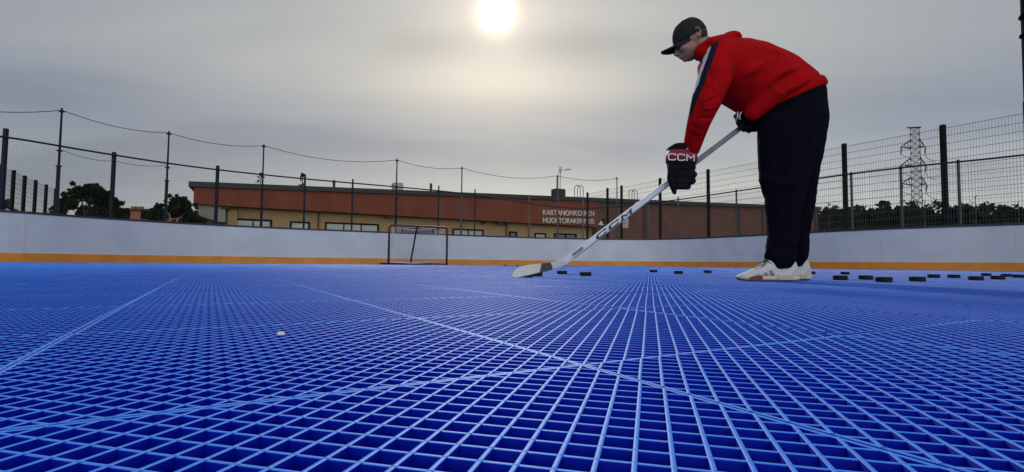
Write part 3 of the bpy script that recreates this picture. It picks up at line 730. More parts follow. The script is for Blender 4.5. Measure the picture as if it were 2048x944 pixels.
fir(1848, 400, 58, 'short fir top in front of the pylon foot', 1.7)
fir(1950, 392, 60, 'tall pointed fir top between the last two fence posts on the right', 1.7)
fir(1976, 401, 62, 'thin fir top right of the tallest one in the far wood', 1.5)
fir(2036, 397, 60, 'fir top at the right picture edge above the far wood', 1.9)
acc = []
for k in range(52):                                             # the mass of the wood behind
    px = 1560 + k * 13 + RNG.uniform(-7, 7); Y = 62 + RNG.uniform(0, 8); yt = 414 + RNG.uniform(-6, 5) + (RNG.uniform(-12, 0) if k % 4 == 0 else 0)
    if k % 3 == 0: fir(px, yt - 6, Y, None, 1.7, False, acc)
    c = at(px, yt, Y); top = c.z; cl = [((c.x + RNG.uniform(-1, 1), Y + RNG.uniform(-1, 1), top * RNG.uniform(.15, .86)), RNG.uniform(.6, 1.2)) for _ in range(12)] + [((c.x, Y, top - .7), .7)]
    acc.append(leaves(cl, 1100, .30))
tag(leaf_mesh('far_wood', np.concatenate(acc), foliage('wood leaves', (.016, .023, .012))), 'dark band of trees along the horizon on the right behind the wire fence', 'wood', kind='stuff')

# ------------------------------------------------------------------ pylon
def pylon():
    Y = 105; b = at(1838, 534, Y); top = at(1838, 256, Y).z; root = empty('power_pylon', (b.x, Y, -.09), 'tall lattice electricity pylon beyond the far wood', 'pylon')
    m = mat('pylon steel', (.06, .062, .065), .6, metal=.2); hw = lambda z: .22 * (1 - z / top) ** .9 + .72
    tw = MB(); n = 22; zs = [top * (1 - (1 - k / n) ** 1.0) for k in range(n + 1)]; r = .058
    C4 = lambda z: [Vector((b.x + sx * hw(z), Y + sy * hw(z), z)) for sx, sy in ((-1, -1), (1, -1), (1, 1), (-1, 1))]
    for k in range(n):
        A, B = C4(zs[k] - (.09 if k == 0 else 0)), C4(zs[k + 1])
        for i in range(4):
            tw.tube([A[i], B[i]], r, 4); tw.tube([A[i], B[(i + 1) % 4]], r * .65, 4); tw.tube([A[(i + 1) % 4], B[i]], r * .65, 4); tw.tube([B[i], B[(i + 1) % 4]], r * .6, 4)
    tw.build('lattice_tower', m, root)
    t4 = C4(top); MB().tube([(b.x - 1.25, Y, top + .22), (b.x + 1.05, Y, top - .02)], .16, 5).build('top_bar', m, root)
    for y0 in (290, 326, 364):
        z = at(1832, y0, Y).z
        for sd, ln in ((-1, 2.35), (1, 1.55)):
            am = MB(); tip = Vector((b.x + sd * ln, Y, z - .2 * sd - .3)); root_p = Vector((b.x + sd * hw(z), Y, z))
            for dy_ in (-.5, .5):
                am.tube([root_p + Vector((0, dy_, 1.1)), tip], .085, 4); am.tube([root_p + Vector((0, dy_, -.6)), tip], .085, 4)
                for t in (.33, .66): am.tube([root_p.lerp(tip, t) + Vector((0, dy_ * (1 - t), 1.1 * (1 - t))), root_p.lerp(tip, t - .2) + Vector((0, dy_ * (1 - t), -.6 * (1 - t)))], .05, 4)
            arm = am.build('cross_arm', m, root)
            MB().tube([tip, tip + Vector((.1, 0, -.5)), tip + Vector((0, 0, -1.0)), tip + Vector((0, 0, -1.7))], [.08, .13, .13, .05], 6).build('insulator', mat('insulator', (.05, .045, .05), .3), arm)
            MB().tube([tip + Vector((0, 0, -1.7)), tip + Vector((sd * -.6 + .9, 0, -2.5)), tip + Vector((1.6, 0, -3.3))], .05, 4).build('jumper', m, arm)
    root.rotation_euler.z = R(-38)
pylon()

# flood-light mast at the right picture edge
def mast():
    p = at(2053, 300, 12.6); x, y = p.x + .17, 12.6
    root = empty('light_mast', (x, y, -.09), 'thick black light mast rising out of view at the right edge', 'mast')
    m = mat('mast black', (.003, .003, .004), .9, spec=.05)
    MB().tube([(x, y, -.09), (x, y, 4.2), (x, y, 4.22), (x, y, 9)], [.16, .155, .14, .11], 14).build('pole', m, root, True)
    for py in (33, 70):
        q = at(2043, py, y); MB().tube([(x, y, q.z - .03), (x, y, q.z + .03)], .168, 14).build('clamp', m, root, True)
    q = at(2037, 33, y); MB().tube([(x - .10, y - .03, q.z - .09), (x - .2, y - .03, q.z - .01), (x - .2, y - .03, q.z + .02), (x - .10, y - .03, q.z + .09)], .018, 6).build('hook', m, root, True)
    hd = MB(); hd.box((x, y - .25, 9.15), (1.3, .35, .3)); hd.box((x, y, 9.05), (1.4, .1, .1)); hd.build('flood_lamp', m, root)
mast()

# ------------------------------------------------------------------ pucks and the chip
def puck_proto():
    prof = [(0, 0), (.0355, 0), (.0381, .0022), (.0381, .0232), (.0355, .0254), (0, .0254)]; n = 28; vs = []; fs = []
    for r, z in prof[1:-1]:
        for k in range(n): vs.append((r * math.cos(6.28318 * k / n), r * math.sin(6.28318 * k / n), z))
    for i in range(3):
        for k in range(n): fs.append((i * n + k, i * n + (k + 1) % n, (i + 1) * n + (k + 1) % n, (i + 1) * n + k))
    fs.append(tuple(range(n))[::-1]); fs.append(tuple(3 * n + k for k in range(n)))
    return MB().add(vs, fs)
M_PUCK = mat('black rubber', (.005, .005, .007), .7, spec=.3, var=.3, vscale=60, bump=.05, bscale=300)
pk = [(1124, 3.95, 'black puck just right of the stick blade, the smaller of the two there'), (1171, 3.45, 'black puck second from the blade, below the stick shaft'),
      (1307, 5.25, 'small black puck left of three lying between the stick and the shoes'), (1357, 4.5, 'black puck in the middle of three between the stick and the shoes'),
      (1415, 5.1, 'small black puck nearest the shoe toes, right of three in a row'), (1622, 5.0, 'black puck half hidden behind the heel of the far shoe'),
      (1680, 3.02, 'black puck first in the front row right of the shoes'), (1690, 5.0, 'small far puck seen just above the first front puck right of the shoes'),
      (1731, 3.15, 'black puck second in the front row right of the shoes'), (1767, 2.7, 'largest black puck lying nearest the camera right of the shoes'),
      (1834, 2.86, 'black puck standing alone right of the largest puck'), (1867, 3.85, 'black puck first of two smaller ones right of the lone puck'),
      (1907, 3.85, 'black puck second of two smaller ones left of the cluster'), (1951, 3.25, 'front left puck of the cluster near the right edge'),
      (1972, 4.9, 'far puck behind the gap in the right edge cluster'), (1995, 3.5, 'front right puck of the cluster near the right edge'),
      (2012, 4.6, 'far puck right of the front pair in the right edge cluster'), (2036, 4.2, 'last puck at the right picture edge'),
      (1073, 3.22, 'black puck behind the heel half of the stick blade'), (1053, 3.02, 'black puck under the toe of the stick blade'),
      (1034, 14.5, 'tiny far puck by the boards above the blade toe'), (1010, 15.5, 'tiny far puck by the boards left of the blade')]
pm = None
for x, Y, lab in pk:
    p = at(x, 540, Y)
    if pm is None: pm = o = puck_proto().build('puck', M_PUCK)
    else: o = pm.copy(); COL.objects.link(o)
    o.location = (p.x, Y, .0006); o.rotation_euler = (0, 0, RNG.uniform(0, 6)); tag(o, lab, 'puck', 'pucks lying on the blue floor')
p = at(562, 669, .565)
cm = MB(); cm.loft([((p.x, .565, .0004), (.0045, 0, 0), (0, .003, 0)), ((p.x, .565, .0022), (.0042, .0006, 0), (0, .0028, 0)), ((p.x + .0004, .565, .0036), (.0026, .0004, 0), (0, .0018, 0))], 9)
tag(cm.build('plastic_chip', mat('white chip', (.8, .79, .77), .5)), 'tiny white chip lying on the blue grid at front left', 'chip')

# ------------------------------------------------------------------ the person
PYC = 2.77
def pv(dx, dy, Y): return Vector((dx * Y / F_PX, 0, -dy * Y / F_PX))      # an image-plane offset as a world vector at that distance
def sect(p, q, Y, hb, dY=0):                                     # body section between two outline points
    a, b = at(*p, Y), at(*q, Y); return ((a + b) / 2, (a - b) / 2, Vector((0, hb, 0)))
def person():
    root = empty('person', at(1548, 561, 2.77), 'person in a red hoodie and dark trousers bending over to hold a hockey stick', 'person')
    root.location.z = 0
    bpy.context.view_layer.update()
    Y = PYC
    # --- body
    O = at(1379, 84, Y); Fv = Vector((-.86, 0, -.51)); U = Vector((-.51, 0, .86)); Lv = Vector((0, -1, 0))
    HR = Matrix((Fv, Lv, U)).transposed()
    hp = lambda f, u, l=0: O + Fv * f + U * u + Lv * l
    b = MB()
    b.ball(hp(-.012, .025), (.089, .076, .086), HR); b.ball(hp(.028, -.03), (.060, .062, .066), HR)
    b.ball(hp(.030, -.062), (.048, .048, .032), HR); b.ball(hp(.068, -.070), (.017, .020, .016), HR)
    b.caps([hp(.086, .004), hp(.100, -.021)], [.008, .0120]); b.ball(hp(.100, -.023), (.0125, .011, .010), HR); b.ball(hp(.090, -.027), (.012, .017, .007), HR)
    b.ball(hp(.071, .006), (.018, .050, .011), HR); b.ball(hp(.083, -.044), (.013, .022, .0065), HR); b.ball(hp(.080, -.054), (.013, .020, .007), HR)
    for s in (-1, 1):
        b.ball(hp(.058, -.020, s * .038), (.028, .022, .022), HR)
        er = HR @ Matrix.Rotation(.25, 3, 'Y'); b.ball(hp(-.026, .006, s * .070), (.014, .006, .024), er)
        b.caps([hp(-.014, .010, s * .075), hp(-.014, .026, s * .080), hp(-.026, .035, s * .083), hp(-.040, .026, s * .083), hp(-.042, .008, s * .081), hp(-.033, -.008, s * .077), hp(-.023, -.015, s * .075), hp(-.019, -.008, s * .074)], [.0042, .0045, .005, .005, .005, .005, .0065, .004], 8)
    b.caps([hp(-.040, -.03), at(1408, 98, Y), at(1436, 116, Y)], [.060, .062, .08])
    b.caps([at(1450, 125, Y), at(1520, 150, Y), at(1588, 200, Y)], [.10, .11, .095])
    for yn, sh, el, wr in ((1, (1440, 122, 2.62), (1412, 205, 2.62), (1381, 298, 2.768)), (-1, (1440, 128, 2.93), (1490, 196, 3.0), (1500, 240, 2.86))):
        b.caps([at(*sh), at(*el), at(*wr)], [.052, .040, .026])
    hand0 = at(1362, 338, 2.80); b.caps([at(1381, 298, 2.768), at(1374, 312, 2.785), hand0], [.026, .024, .022])
    for y, r in ((337, .0085), (349, .009), (360, .0088), (369, .0070)):
        b.caps([at(1360, y, 2.795), at(1376, y, 2.778), at(1381, y, 2.81), at(1377, y + 1, 2.85)], [r, r, r * .95, r * .85], 8)
    b.caps([at(1352, 332, 2.80), at(1344, 355, 2.785), at(1347, 374, 2.79)], [.011, .010, .008], 8)
    b.caps([at(1500, 240, 2.86), at(1497, 252, 2.84)], [.028, .03])
    for x, r in ((1488, .0085), (1497, .009), (1505, .0088), (1512, .0075)): b.caps([at(x, 250, 2.83), at(x, 258, 2.785), at(x + 1, 262, 2.80)], [r, r, r * .9], 8)
    b.caps([at(1484, 246, 2.83), at(1482, 252, 2.79)], [.010, .009], 8)
    for hx, kx, ax, yy, dY in ((1588, 1572, 1562, 2.68, -.02), (1592, 1592, 1592, 2.88, .03)):
        b.caps([at(hx, 215, yy), at(kx, 375, yy + dY * .5), at(ax, 530, yy + dY)], [.07, .05, .032]); b.caps([at(ax, 540, yy + dY), at(ax - 50, 550, yy + dY)], [.028, .018])
    M_SKIN = mat('skin', (.33, .185, .135), .5, var=.1, vscale=25, bump=.04, bscale=300)
    body = blob(b, 'body', .0045, 3, M_SKIN, root)
    # eyes, brows, hair
    for s in (-1, 1):
        e = MB().ball(hp(.070, -.001, s * .031), .0118).build('eye', mat('eye white', (.26, .24, .23), .3), body, True)
        MB().ball(hp(.0795, -.003, s * .0315), .0048).build('iris', mat('iris', (.03, .03, .035), .2), e, True)
        MB().caps([hp(.087, .0075, s * .018), hp(.078, .0105, s * .044)], [.0035, .0025], 8).build('eyebrow', mat('brown hair', (.035, .022, .014), .8), body, True)
    hm = MB().ball(hp(-.052, .006), (.051, .0775, .052), HR)
    blob(hm, 'hair', .006, 2, mat('brown hair', (.035, .022, .014), .8, var=.4, vscale=120, bump=.5, bscale=500), body)
    # --- hoodie
    h = MB()
    h.loft([sect((1640, 173), (1524, 222), Y, .172), sect((1622, 151), (1511, 232), Y, .19), sect((1590, 126), (1494, 227), Y, .195), sect((1554, 105), (1471, 214), Y, .20),
            sect((1518, 93), (1444, 198), Y, .205), sect((1486, 85), (1419, 182), Y, .205), sect((1446, 86), (1405, 150), Y, .17), sect((1422, 94), (1401, 128), Y, .11)], 32, .96)
    arm = [at(1445, 112, 2.63), at(1430, 155, 2.60), at(1412, 205, 2.60), at(1400, 240, 2.645), at(1391, 268, 2.705), at(1382, 298, 2.765)]
    ar = [.086, .084, .073, .060, .052, .043]
    h.caps(arm, ar, 20)
    h.caps([at(1445, 125, 2.92), at(1470, 165, 2.97), at(1494, 200, 2.99), at(1500, 228, 2.90)], [.085, .078, .072, .052], 20)
    ring = [(1396, 115, 2.77), (1402, 102, 2.69), (1424, 90, 2.655), (1450, 83, 2.665), (1467, 79, 2.77), (1450, 83, 2.865), (1424, 90, 2.885), (1402, 102, 2.85), (1396, 115, 2.77)]
    h.caps([at(1582, 140, 2.665), at(1545, 185, 2.650), at(1506, 226, 2.70)], [.05, .068, .040]);
    hk = MB(); hk.caps([at(*p) for p in ring], [.020, .036, .043, .040, .032, .040, .043, .036, .020], 18)
    hk.ball(at(1458, 82, 2.77), (.058, .105, .034), Matrix.Rotation(R(10), 3, 'Y')); hk.ball(at(1434, 93, 2.665), (.088, .045, .042), Matrix.Rotation(R(-27), 3, 'Y')); hk.ball(at(1405, 108, 2.70), (.035, .05, .045), Matrix.Rotation(R(-40), 3, 'Y'))
    nv = lambda px, py, y=2.575: at(px, py, y)
    FL = [(nv(1522, 193), nv(1590, 112), .020, .016), (nv(1536, 172), nv(1600, 140), .018, -.013), (nv(1524, 214), nv(1625, 152), .016, .013), (nv(1545, 208), nv(1635, 168), .010, -.010),
          (nv(1470, 170), nv(1530, 122), .022, .012), (nv(1478, 200), nv(1520, 175), .018, -.013), (nv(1500, 226), nv(1545, 165), .015, .013), (nv(1455, 185), nv(1500, 150), .014, -.010),
          (nv(1460, 104), nv(1450, 192), .011, -.012), (nv(1448, 196), nv(1480, 215), .016, -.012), (nv(1398, 119, 2.66), nv(1468, 92, 2.62), .010, -.014), (nv(1400, 122, 2.66), nv(1440, 106, 2.6), .012, .006),
          (nv(1520, 100), nv(1585, 104), .02, .008), (nv(1560, 150), nv(1612, 128), .014, .010), (nv(1514, 200), nv(1530, 214), .012, -.016),
          (nv(1392, 212, 2.53), nv(1438, 196, 2.53), .010, -.008), (nv(1386, 224, 2.55), nv(1432, 214, 2.55), .010, .007), (nv(1384, 238, 2.58), nv(1424, 236, 2.58), .009, -.007),
          (nv(1378, 262, 2.64), nv(1412, 250, 2.64), .009, .006), (nv(1376, 274, 2.66), nv(1408, 268, 2.66), .008, -.006), (nv(1410, 150, 2.52), nv(1440, 185, 2.52), .014, .007), (nv(1415, 120, 2.55), nv(1425, 180, 2.52), .012, -.005)]
    fold = cloth([(a_, b_, w_ * .9, h_ * 1.5) for a_, b_, w_, h_ in FL])
    def post(me):
        fold(me)
        n = len(me.vertices); co = np.empty(n * 3); me.vertices.foreach_get('co', co); co = co.reshape(-1, 3); dirs = [(arm[i + 1] - arm[i]).normalized() for i in range(len(arm) - 1)]; vd = [dirs[0]] + [(dirs[i] + dirs[i + 1]).normalized() for i in range(len(dirs) - 1)] + [dirs[-1]]; best = np.full(n, -1.0); dmin = np.full(n, 9.0); nseg = len(arm) - 1
        for i in range(nseg):
            p0, p1 = np.array(arm[i]), np.array(arm[i + 1]); ax = p1 - p0; t = np.clip(((co - p0) @ ax) / (ax @ ax), 0, 1); q = co - (p0 + t[:, None] * ax); dist = np.sqrt((q * q).sum(1))
            r = ar[i] + (ar[i + 1] - ar[i]) * t; an = np.array(vd[i])[None] * (1 - t)[:, None] + np.array(vd[i + 1])[None] * t[:, None]; fr = np.stack([an[:, 2], 0 * t, -an[:, 0]], 1); fr /= np.linalg.norm(fr, axis=1)[:, None]; fr *= np.where(fr[:, :1] < 0, 1, -1)
            along = (i + t) / nseg; sv = (q * fr).sum(1) / r - np.clip((along - .30) * .9, 0, 1); ok = (dist < 1.22 * r) & (dist < dmin) & (along < .58) & (q[:, 1] < .5)
            best = np.where(ok, sv, best); dmin = np.where(ok, dist, dmin)
        at_ = me.attributes.new('stripe', 'FLOAT', 'POINT'); at_.data.foreach_set('value', best.astype(np.float32))
    m = mat('red fleece', (.44, .0035, .0055), .9, spec=.10, var=.14, vscale=14, bump=.22, bscale=420)
    t = m.node_tree; bs = t.nodes['Principled BSDF']; bs.inputs['Sheen Weight'].default_value = .0
    aa = t.nodes.new('ShaderNodeAttribute'); aa.attribute_name = 'stripe'; rp_ = t.nodes.new('ShaderNodeValToRGB'); rp_.color_ramp.interpolation = 'CONSTANT'
    els = rp_.color_ramp.elements; els[0].position = 0; els[0].color = (0, 0, 0, 1); els[1].position = .66; els[1].color = (.5, 0, 0, 1); e = els.new(.93); e.color = (1, 0, 0, 1); e = els.new(.998); e.color = (0, 0, 0, 1)
    t.links.new(aa.outputs['Fac'], rp_.inputs[0]); sp_ = t.nodes.new('ShaderNodeSeparateColor'); t.links.new(rp_.outputs[0], sp_.inputs[0])
    r2 = t.nodes.new('ShaderNodeValToRGB'); r2.color_ramp.interpolation = 'CONSTANT'; e2 = r2.color_ramp.elements; e2[0].color = (0, 0, 0, 1); e2[1].position = .25; e2[1].color = (.012, .014, .03, 1); e = e2.new(.75); e.color = (.65, .65, .68, 1)
    t.links.new(sp_.outputs[0], r2.inputs[0]); mk = t.nodes.new('ShaderNodeMath'); mk.operation = 'GREATER_THAN'; mk.inputs[1].default_value = .25; t.links.new(sp_.outputs[0], mk.inputs[0])
    mxx = t.nodes.new('ShaderNodeMixRGB'); src = bs.inputs['Base Color'].links[0].from_socket; t.links.new(mk.outputs[0], mxx.inputs[0]); t.links.new(src, mxx.inputs[1]); t.links.new(r2.outputs[0], mxx.inputs[2]); t.links.new(mxx.outputs[0], bs.inputs['Base Color'])
    hd = blob(h, 'hoodie', .008, 7, m, root, post)
    HF = [(nv(1402, 112, 2.62), nv(1462, 84, 2.62), .008, -.007), (nv(1410, 84, 2.63), nv(1450, 76, 2.63), .012, .006), (nv(1400, 96, 2.64), nv(1430, 88, 2.62), .009, -.006)]
    blob(hk, 'hood', .007, 4, m, hd, folds(HF))
    # ribbed hem band
    MB().loft([sect((1643, 176), (1521, 227), Y, .174), sect((1643, 171), (1520, 222), Y, .181), sect((1637, 162), (1516, 216), Y, .184), sect((1631, 158), (1518, 215), Y, .175)], 40, .94).build('hem_band', m, hd, True)
    for dx_ in (0, 7): MB().caps([at(1483 - dx_, 224, 2.69), at(1479 - dx_ * .6, 231, 2.68), at(1480 - dx_ * .9, 238, 2.69)], [.0026, .0026, .003], 6).build('drawstring', mat('white drawstring', (.7, .68, .66), .8), hd, True)
    # --- trousers
    tr = MB()
    def leg(rows, Yc):
        st_ = []
        for x0, x1, y, hb, yy in rows:
            st_.append(sect((x1, y), (x0, y), yy, hb))
        return st_
    topst = [sect((1630, 162), (1536, 206), Y, .145), sect((1643, 182), (1523, 226), Y, .163)]
    near = leg([(1519, 1649, 240, .122, 2.70), (1518, 1638, 290, .105, 2.68), (1519, 1622, 335, .094, 2.67), (1522, 1612, 362, .088, 2.66), (1532, 1606, 393, .082, 2.66), (1537, 1599, 430, .075, 2.66), (1539, 1594, 470, .070, 2.66),
                (1536, 1590, 498, .068, 2.66), (1533, 1588, 512, .067, 2.66), (1537, 1585, 524, .058, 2.66), (1541, 1583, 532, .052, 2.66), (1544, 1581, 537, .048, 2.66)], 0)
    far = leg([(1522, 1652, 240, .122, 2.83), (1535, 1645, 290, .105, 2.86), (1546, 1636, 340, .096, 2.87), (1552, 1628, 390, .084, 2.88), (1560, 1622, 430, .076, 2.89), (1568, 1616, 470, .068, 2.90),
               (1572, 1614, 498, .065, 2.90), (1572, 1613, 510, .064, 2.90), (1575, 1608, 522, .056, 2.90), (1579, 1605, 529, .05, 2.90), (1582, 1602, 533, .046, 2.90)], 0)
    tr.loft(topst + near, 30, .92); tr.loft(topst + far, 30, .92)
    tv = lambda px, py, y=2.575: at(px, py, y)
    TF = [(tv(1528, 395), tv(1580, 380), .014, -.009), (tv(1530, 378), tv(1590, 366), .016, .009), (tv(1532, 410), tv(1570, 418), .012, .007), (tv(1530, 465), tv(1560, 472), .014, -.008), (tv(1534, 492), tv(1590, 500), .010, .009),
          (tv(1530, 505), tv(1596, 511), .008, -.009), (tv(1533, 517), tv(1594, 520), .008, .009), (tv(1590, 350), tv(1580, 470), .016, .007), (tv(1600, 240), tv(1560, 300), .022, .010), (tv(1540, 235), tv(1560, 330), .02, -.009),
          (tv(1630, 230), tv(1612, 330), .02, .009), (tv(1575, 300), tv(1565, 400), .014, -.007), (tv(1600, 505, 2.83), tv(1622, 512, 2.83), .01, .008)]
    M_TR = mat('dark navy jersey', (.0045, .0045, .010), .95, spec=.06, var=.25, vscale=20, bump=.18, bscale=380)
    tb = blob(tr, 'trousers', .007, 5, M_TR, root, cloth([(a_, b_, w_ * .9, h_ * 1.7) for a_, b_, w_, h_ in TF]))
    # --- cap
    M_CAP = mat('charcoal cotton', (.022, .024, .024), .85, spec=.2, var=.25, vscale=30, bump=.15, bscale=420)
    cp = MB(); rings = []
    for k in range(11):
        th = k / 10 * math.pi / 2; c_, s_ = math.cos(th) ** .82, math.sin(th) ** .92
        rings.append((hp(-.014 - .012 * s_, .012 + .106 * s_), Fv * (.096 * c_ + .0008), Lv * (.085 * c_ + .0008)))
    cp.loft(rings, 36)
    cr_ = cp.build('cap', M_CAP, root, True)
    bm = MB(); nl_, nf_ = 24, 8; V0 = []
    for up in (0, -.005):
        for i in range(nl_ + 1):
            an = R(66) * (-1 + 2 * i / nl_); ex = .086 * max(.0, math.cos(an * 90 / 66)) ** .66 + .0008
            for j in range(nf_ + 1):
                q = j / nf_; V0.append(hp(-.014 + .092 * math.cos(an) + ex * q, .021 + .010 * q - (.012 + .030 * q) * math.sin(an) ** 2 + up, .082 * math.sin(an) * (1 - .06 * q)))
    n1_ = (nl_ + 1) * (nf_ + 1); Fc = []; g_ = lambda i, j, o=0: o + i * (nf_ + 1) + j
    for i in range(nl_):
        for j in range(nf_):
            Fc.append((g_(i, j), g_(i, j + 1), g_(i + 1, j + 1), g_(i + 1, j))); Fc.append((g_(i, j, n1_), g_(i + 1, j, n1_), g_(i + 1, j + 1, n1_), g_(i, j + 1, n1_)))
        for j in (0, nf_): Fc.append((g_(i, j), g_(i + 1, j), g_(i + 1, j, n1_), g_(i, j, n1_)))
    for i in (0, nl_):
        for j in range(nf_): Fc.append((g_(i, j), g_(i, j + 1), g_(i, j + 1, n1_), g_(i, j, n1_)))
    bm.add(V0, Fc); bm.build('brim', M_CAP, cr_, True)
    MB().ball(hp(-.026, .119), (.008, .008, .004), HR).build('button', M_CAP, cr_, True)
    for an in (math.pi / 2, 0, -math.pi / 2, math.pi / 4 * 3, math.pi / 4):                       # crown seams
        pts = []
        for k in range(9):
            th = k / 10 * math.pi / 2; c_, s_ = math.cos(th) ** .82, math.sin(th) ** .92
            pts.append(hp(-.014 - .012 * s_, .012 + .106 * s_) + Fv * (.0965 * c_ * math.cos(an)) + Lv * (.0855 * c_ * math.sin(an)))
        MB().tube(pts, .0013, 5).build('seam', M_CAP, cr_)
    # --- shoes
    def shoe(Yc, dark):
        k = F_PX / Yc; X = lambda px: at(px, 545, 2.66).x; Z = lambda py: max(.0, (561 - py) / 389.0)
        cols = mat('white knit', (.66, .65, .63), .8, var=.08, vscale=40, bump=.3, bscale=350)
        up = MB(); st_ = []
        for px, yt, hw in ((1475.5, 552, .012), (1479, 548, .027), (1485, 545.5, .036), (1496, 541, .043), (1508, 535, .045), (1520, 527.5, .043), (1531, 521, .040), (1542, 517, .038), (1556, 521, .036), (1570, 521, .035),
                           (1580, 518, .034), (1587, 516, .031), (1590.5, 524, .026), (1591.5, 540, .018)):
            zb, zt = .012, Z(yt); st_.append((Vector((X(px), Yc, (zb + zt) / 2)), Vector((0, 0, (zt - zb) / 2)), Vector((0, hw, 0))))
        up.loft(st_, 26, .78); u_ = blob(up, 'shoe', .004, 3, cols, root)
        so_ = MB(); st_ = []
        for px, yb, yt, hw in ((1473.5, 556, 552, .012), (1477, 558, 549.5, .027), (1484, 560, 549, .039), (1500, 561, 549.5, .049), (1520, 561, 549.5, .049), (1545, 561, 549, .043), (1570, 561, 548.5, .042), (1585, 561, 548.5, .040), (1592, 560, 549, .031), (1595, 557, 551, .018)):
            zb, zt = Z(yb) + .004, Z(yt); st_.append((Vector((X(px), Yc, (zb + zt) / 2)), Vector((0, 0, (zt - zb) / 2)), Vector((0, hw, 0))))
        so_.loft(st_, 24, .55); so_.build('midsole', mat('cream foam', (.62, .56, .45), .7, var=.06, vscale=30), u_, True)
        ou = MB(); st_ = [(Vector((X(px), Yc, Z(yb) + .0035)), Vector((0, 0, .003)), Vector((0, hw, 0))) for px, yb, hw in ((1475, 557.5, .018), (1480, 559.5, .032), (1500, 561, .048), (1545, 561, .042), (1585, 561, .039), (1594, 559, .02))]
        ou.loft(st_, 20, .6).build('outsole', mat('grey rubber', (.10, .095, .085), .8), u_, True)
        ys = Yc - .0455
        def panel(nm, pts, m, y=ys, th=.006): MB().prism([Vector((X(px), y, Z(py))) for px, py in pts], (0, th, 0)).build(nm, m, u_)
        panel('plug', [(1491, 557.5), (1516, 557.5), (1516, 549.5), (1500, 550.5), (1491, 554)], mat('dark red foam', (.20, .025, .022), .6), Yc - .0515, .012)
        panel('plug', [(1547, 557.5), (1577, 557.5), (1577, 549.2), (1547, 549.2)], mat('beige foam', (.50, .45, .36), .7), Yc - .0465, .012)
        gm = mat('grey stripe', (.19, .19, .20), .6)
        panel('stripe', [(1523, 551), (1530, 550.5), (1525, 543), (1519, 544.5)], gm, Yc - .0440); panel('stripe', [(1535, 550), (1542, 549.5), (1536, 539), (1530, 540.5)], gm, Yc - .0425)
        panel('stripe', [(1508, 551), (1513, 551), (1510, 547), (1506, 548)], gm, Yc - .0455)
        panel('heel_panel', [(1577, 549), (1590, 549), (1590, 536), (1584, 536.5), (1576, 534.5)], mat('pale heel', (.50, .50, .51), .6), Yc - .0335, .008)
        lc = MB()
        for q in range(5):
            x0, y0 = 1509 + q * 5.2, 534.5 - q * 3.3; lc.tube([Vector((X(x0 + 5), Yc - .034, Z(y0 + 5.5))), Vector((X(x0 + 1), Yc - .018, Z(y0 - .6))), Vector((X(x0), Yc + .018, Z(y0 - .6))), Vector((X(x0 + 4), Yc + .034, Z(y0 + 5)))], .0028, 6)
        w = [(1531, 520, -.02), (1525, 517.5, -.045), (1517, 521, -.05), (1521, 523, -.045), (1530, 521, -.02)]
        lc.tube([Vector((X(a_), Yc + d_, Z(b_))) for a_, b_, d_ in w], .0026, 6); lc.tube([Vector((X(1529), Yc - .02, Z(521))), Vector((X(1520), Yc - .05, Z(528))), Vector((X(1513), Yc - .05, Z(533)))], .0026, 6)
        lc.build('laces', mat('dark laces', (.05, .05, .055), .8), u_)
        return u_
    shoe(2.66, False)
    s2 = shoe(2.66, True)
    for o in [s2] + list(s2.children): pass
    off = Matrix.Translation((.212, .255, 0)); s2.data.transform(off)
    for ch in s2.children: ch.data.transform(off)
    # --- gloves
    M_GL = mat('black glove fabric', (.0055, .0055, .009), .8, spec=.18, var=.3, vscale=30, bump=.15, bscale=260)
    gl = MB()
    gl.loft([sect((1391, 290), (1346, 289), 2.785, .052), sect((1392, 299), (1335, 296), 2.785, .057), sect((1390, 327), (1335, 325), 2.79, .053), sect((1384, 345), (1337, 343), 2.80, .045), sect((1378, 362), (1340, 360), 2.82, .034)], 24, .6)
    for y, xr, r in ((335, 1390, .0195), (349, 1392, .0205), (362, 1390, .0195), (373.5, 1381, .0165)):
        gl.caps([at(1356, y + 1, 2.762), at(xr - 10, y, 2.757), at(xr - 5, y, 2.80), at(xr - 9, y + 1, 2.868)], [r * .85, r, r, r * .9], 12)
    gl.caps([at(1345, 334, 2.765), at(1342, 356, 2.77), at(1346, 372, 2.775), at(1349, 385, 2.785)], [.024, .022, .019, .012], 12)
    g1 = blob(gl, 'glove', .0042, 2, M_GL, root)
    MB().loft([sect((1391.5, 304), (1334, 302.5), 2.787, .0575), sect((1391.2, 325.5), (1333.6, 324), 2.79, .0575)], 28, .5).build('cuff_band', mat('dark red glove band', (.26, .018, .035), .6), g1, True)
    me = block_letters(); vs = np.empty(len(me.vertices) * 3); me.vertices.foreach_get('co', vs); vs = vs.reshape(-1, 3); a_, b_ = at(1336, 313, 2.728), at(1389, 315.5, 2.728)
    place_text('lettering', me, mat('white print', (.75, .75, .76), .5), g1, (a_ + b_) / 2, b_ - a_, Vector((0, 0, 1)), (b_ - a_).length / np.ptp(vs[:, 0]), .040 / np.ptp(vs[:, 1]))
    MB().box(at(1378, 298, 2.728), (.028, .006, .006)).build('cuff_tab', mat('pale tab', (.45, .45, .45), .6), g1)
    g = MB()
    g.loft([sect((1512, 224), (1470, 220), 2.86, .05), sect((1512, 240), (1473, 238), 2.85, .05), sect((1514, 256), (1478, 252), 2.83, .045)], 20, .7)
    for x, r, yb in ((1487, .0165, 259), (1497, .0175, 261), (1507, .017, 259), (1515, .0145, 255)): g.caps([at(x, 240, 2.79), at(x, yb - 4, 2.765), at(x + 1, yb, 2.80), at(x + 1, yb - 4, 2.85)], [r, r, r * .95, r * .85], 10)
    g.caps([at(1480, 236, 2.80), at(1478, 246, 2.775), at(1482, 254, 2.77)], [.02, .017, .013], 10)
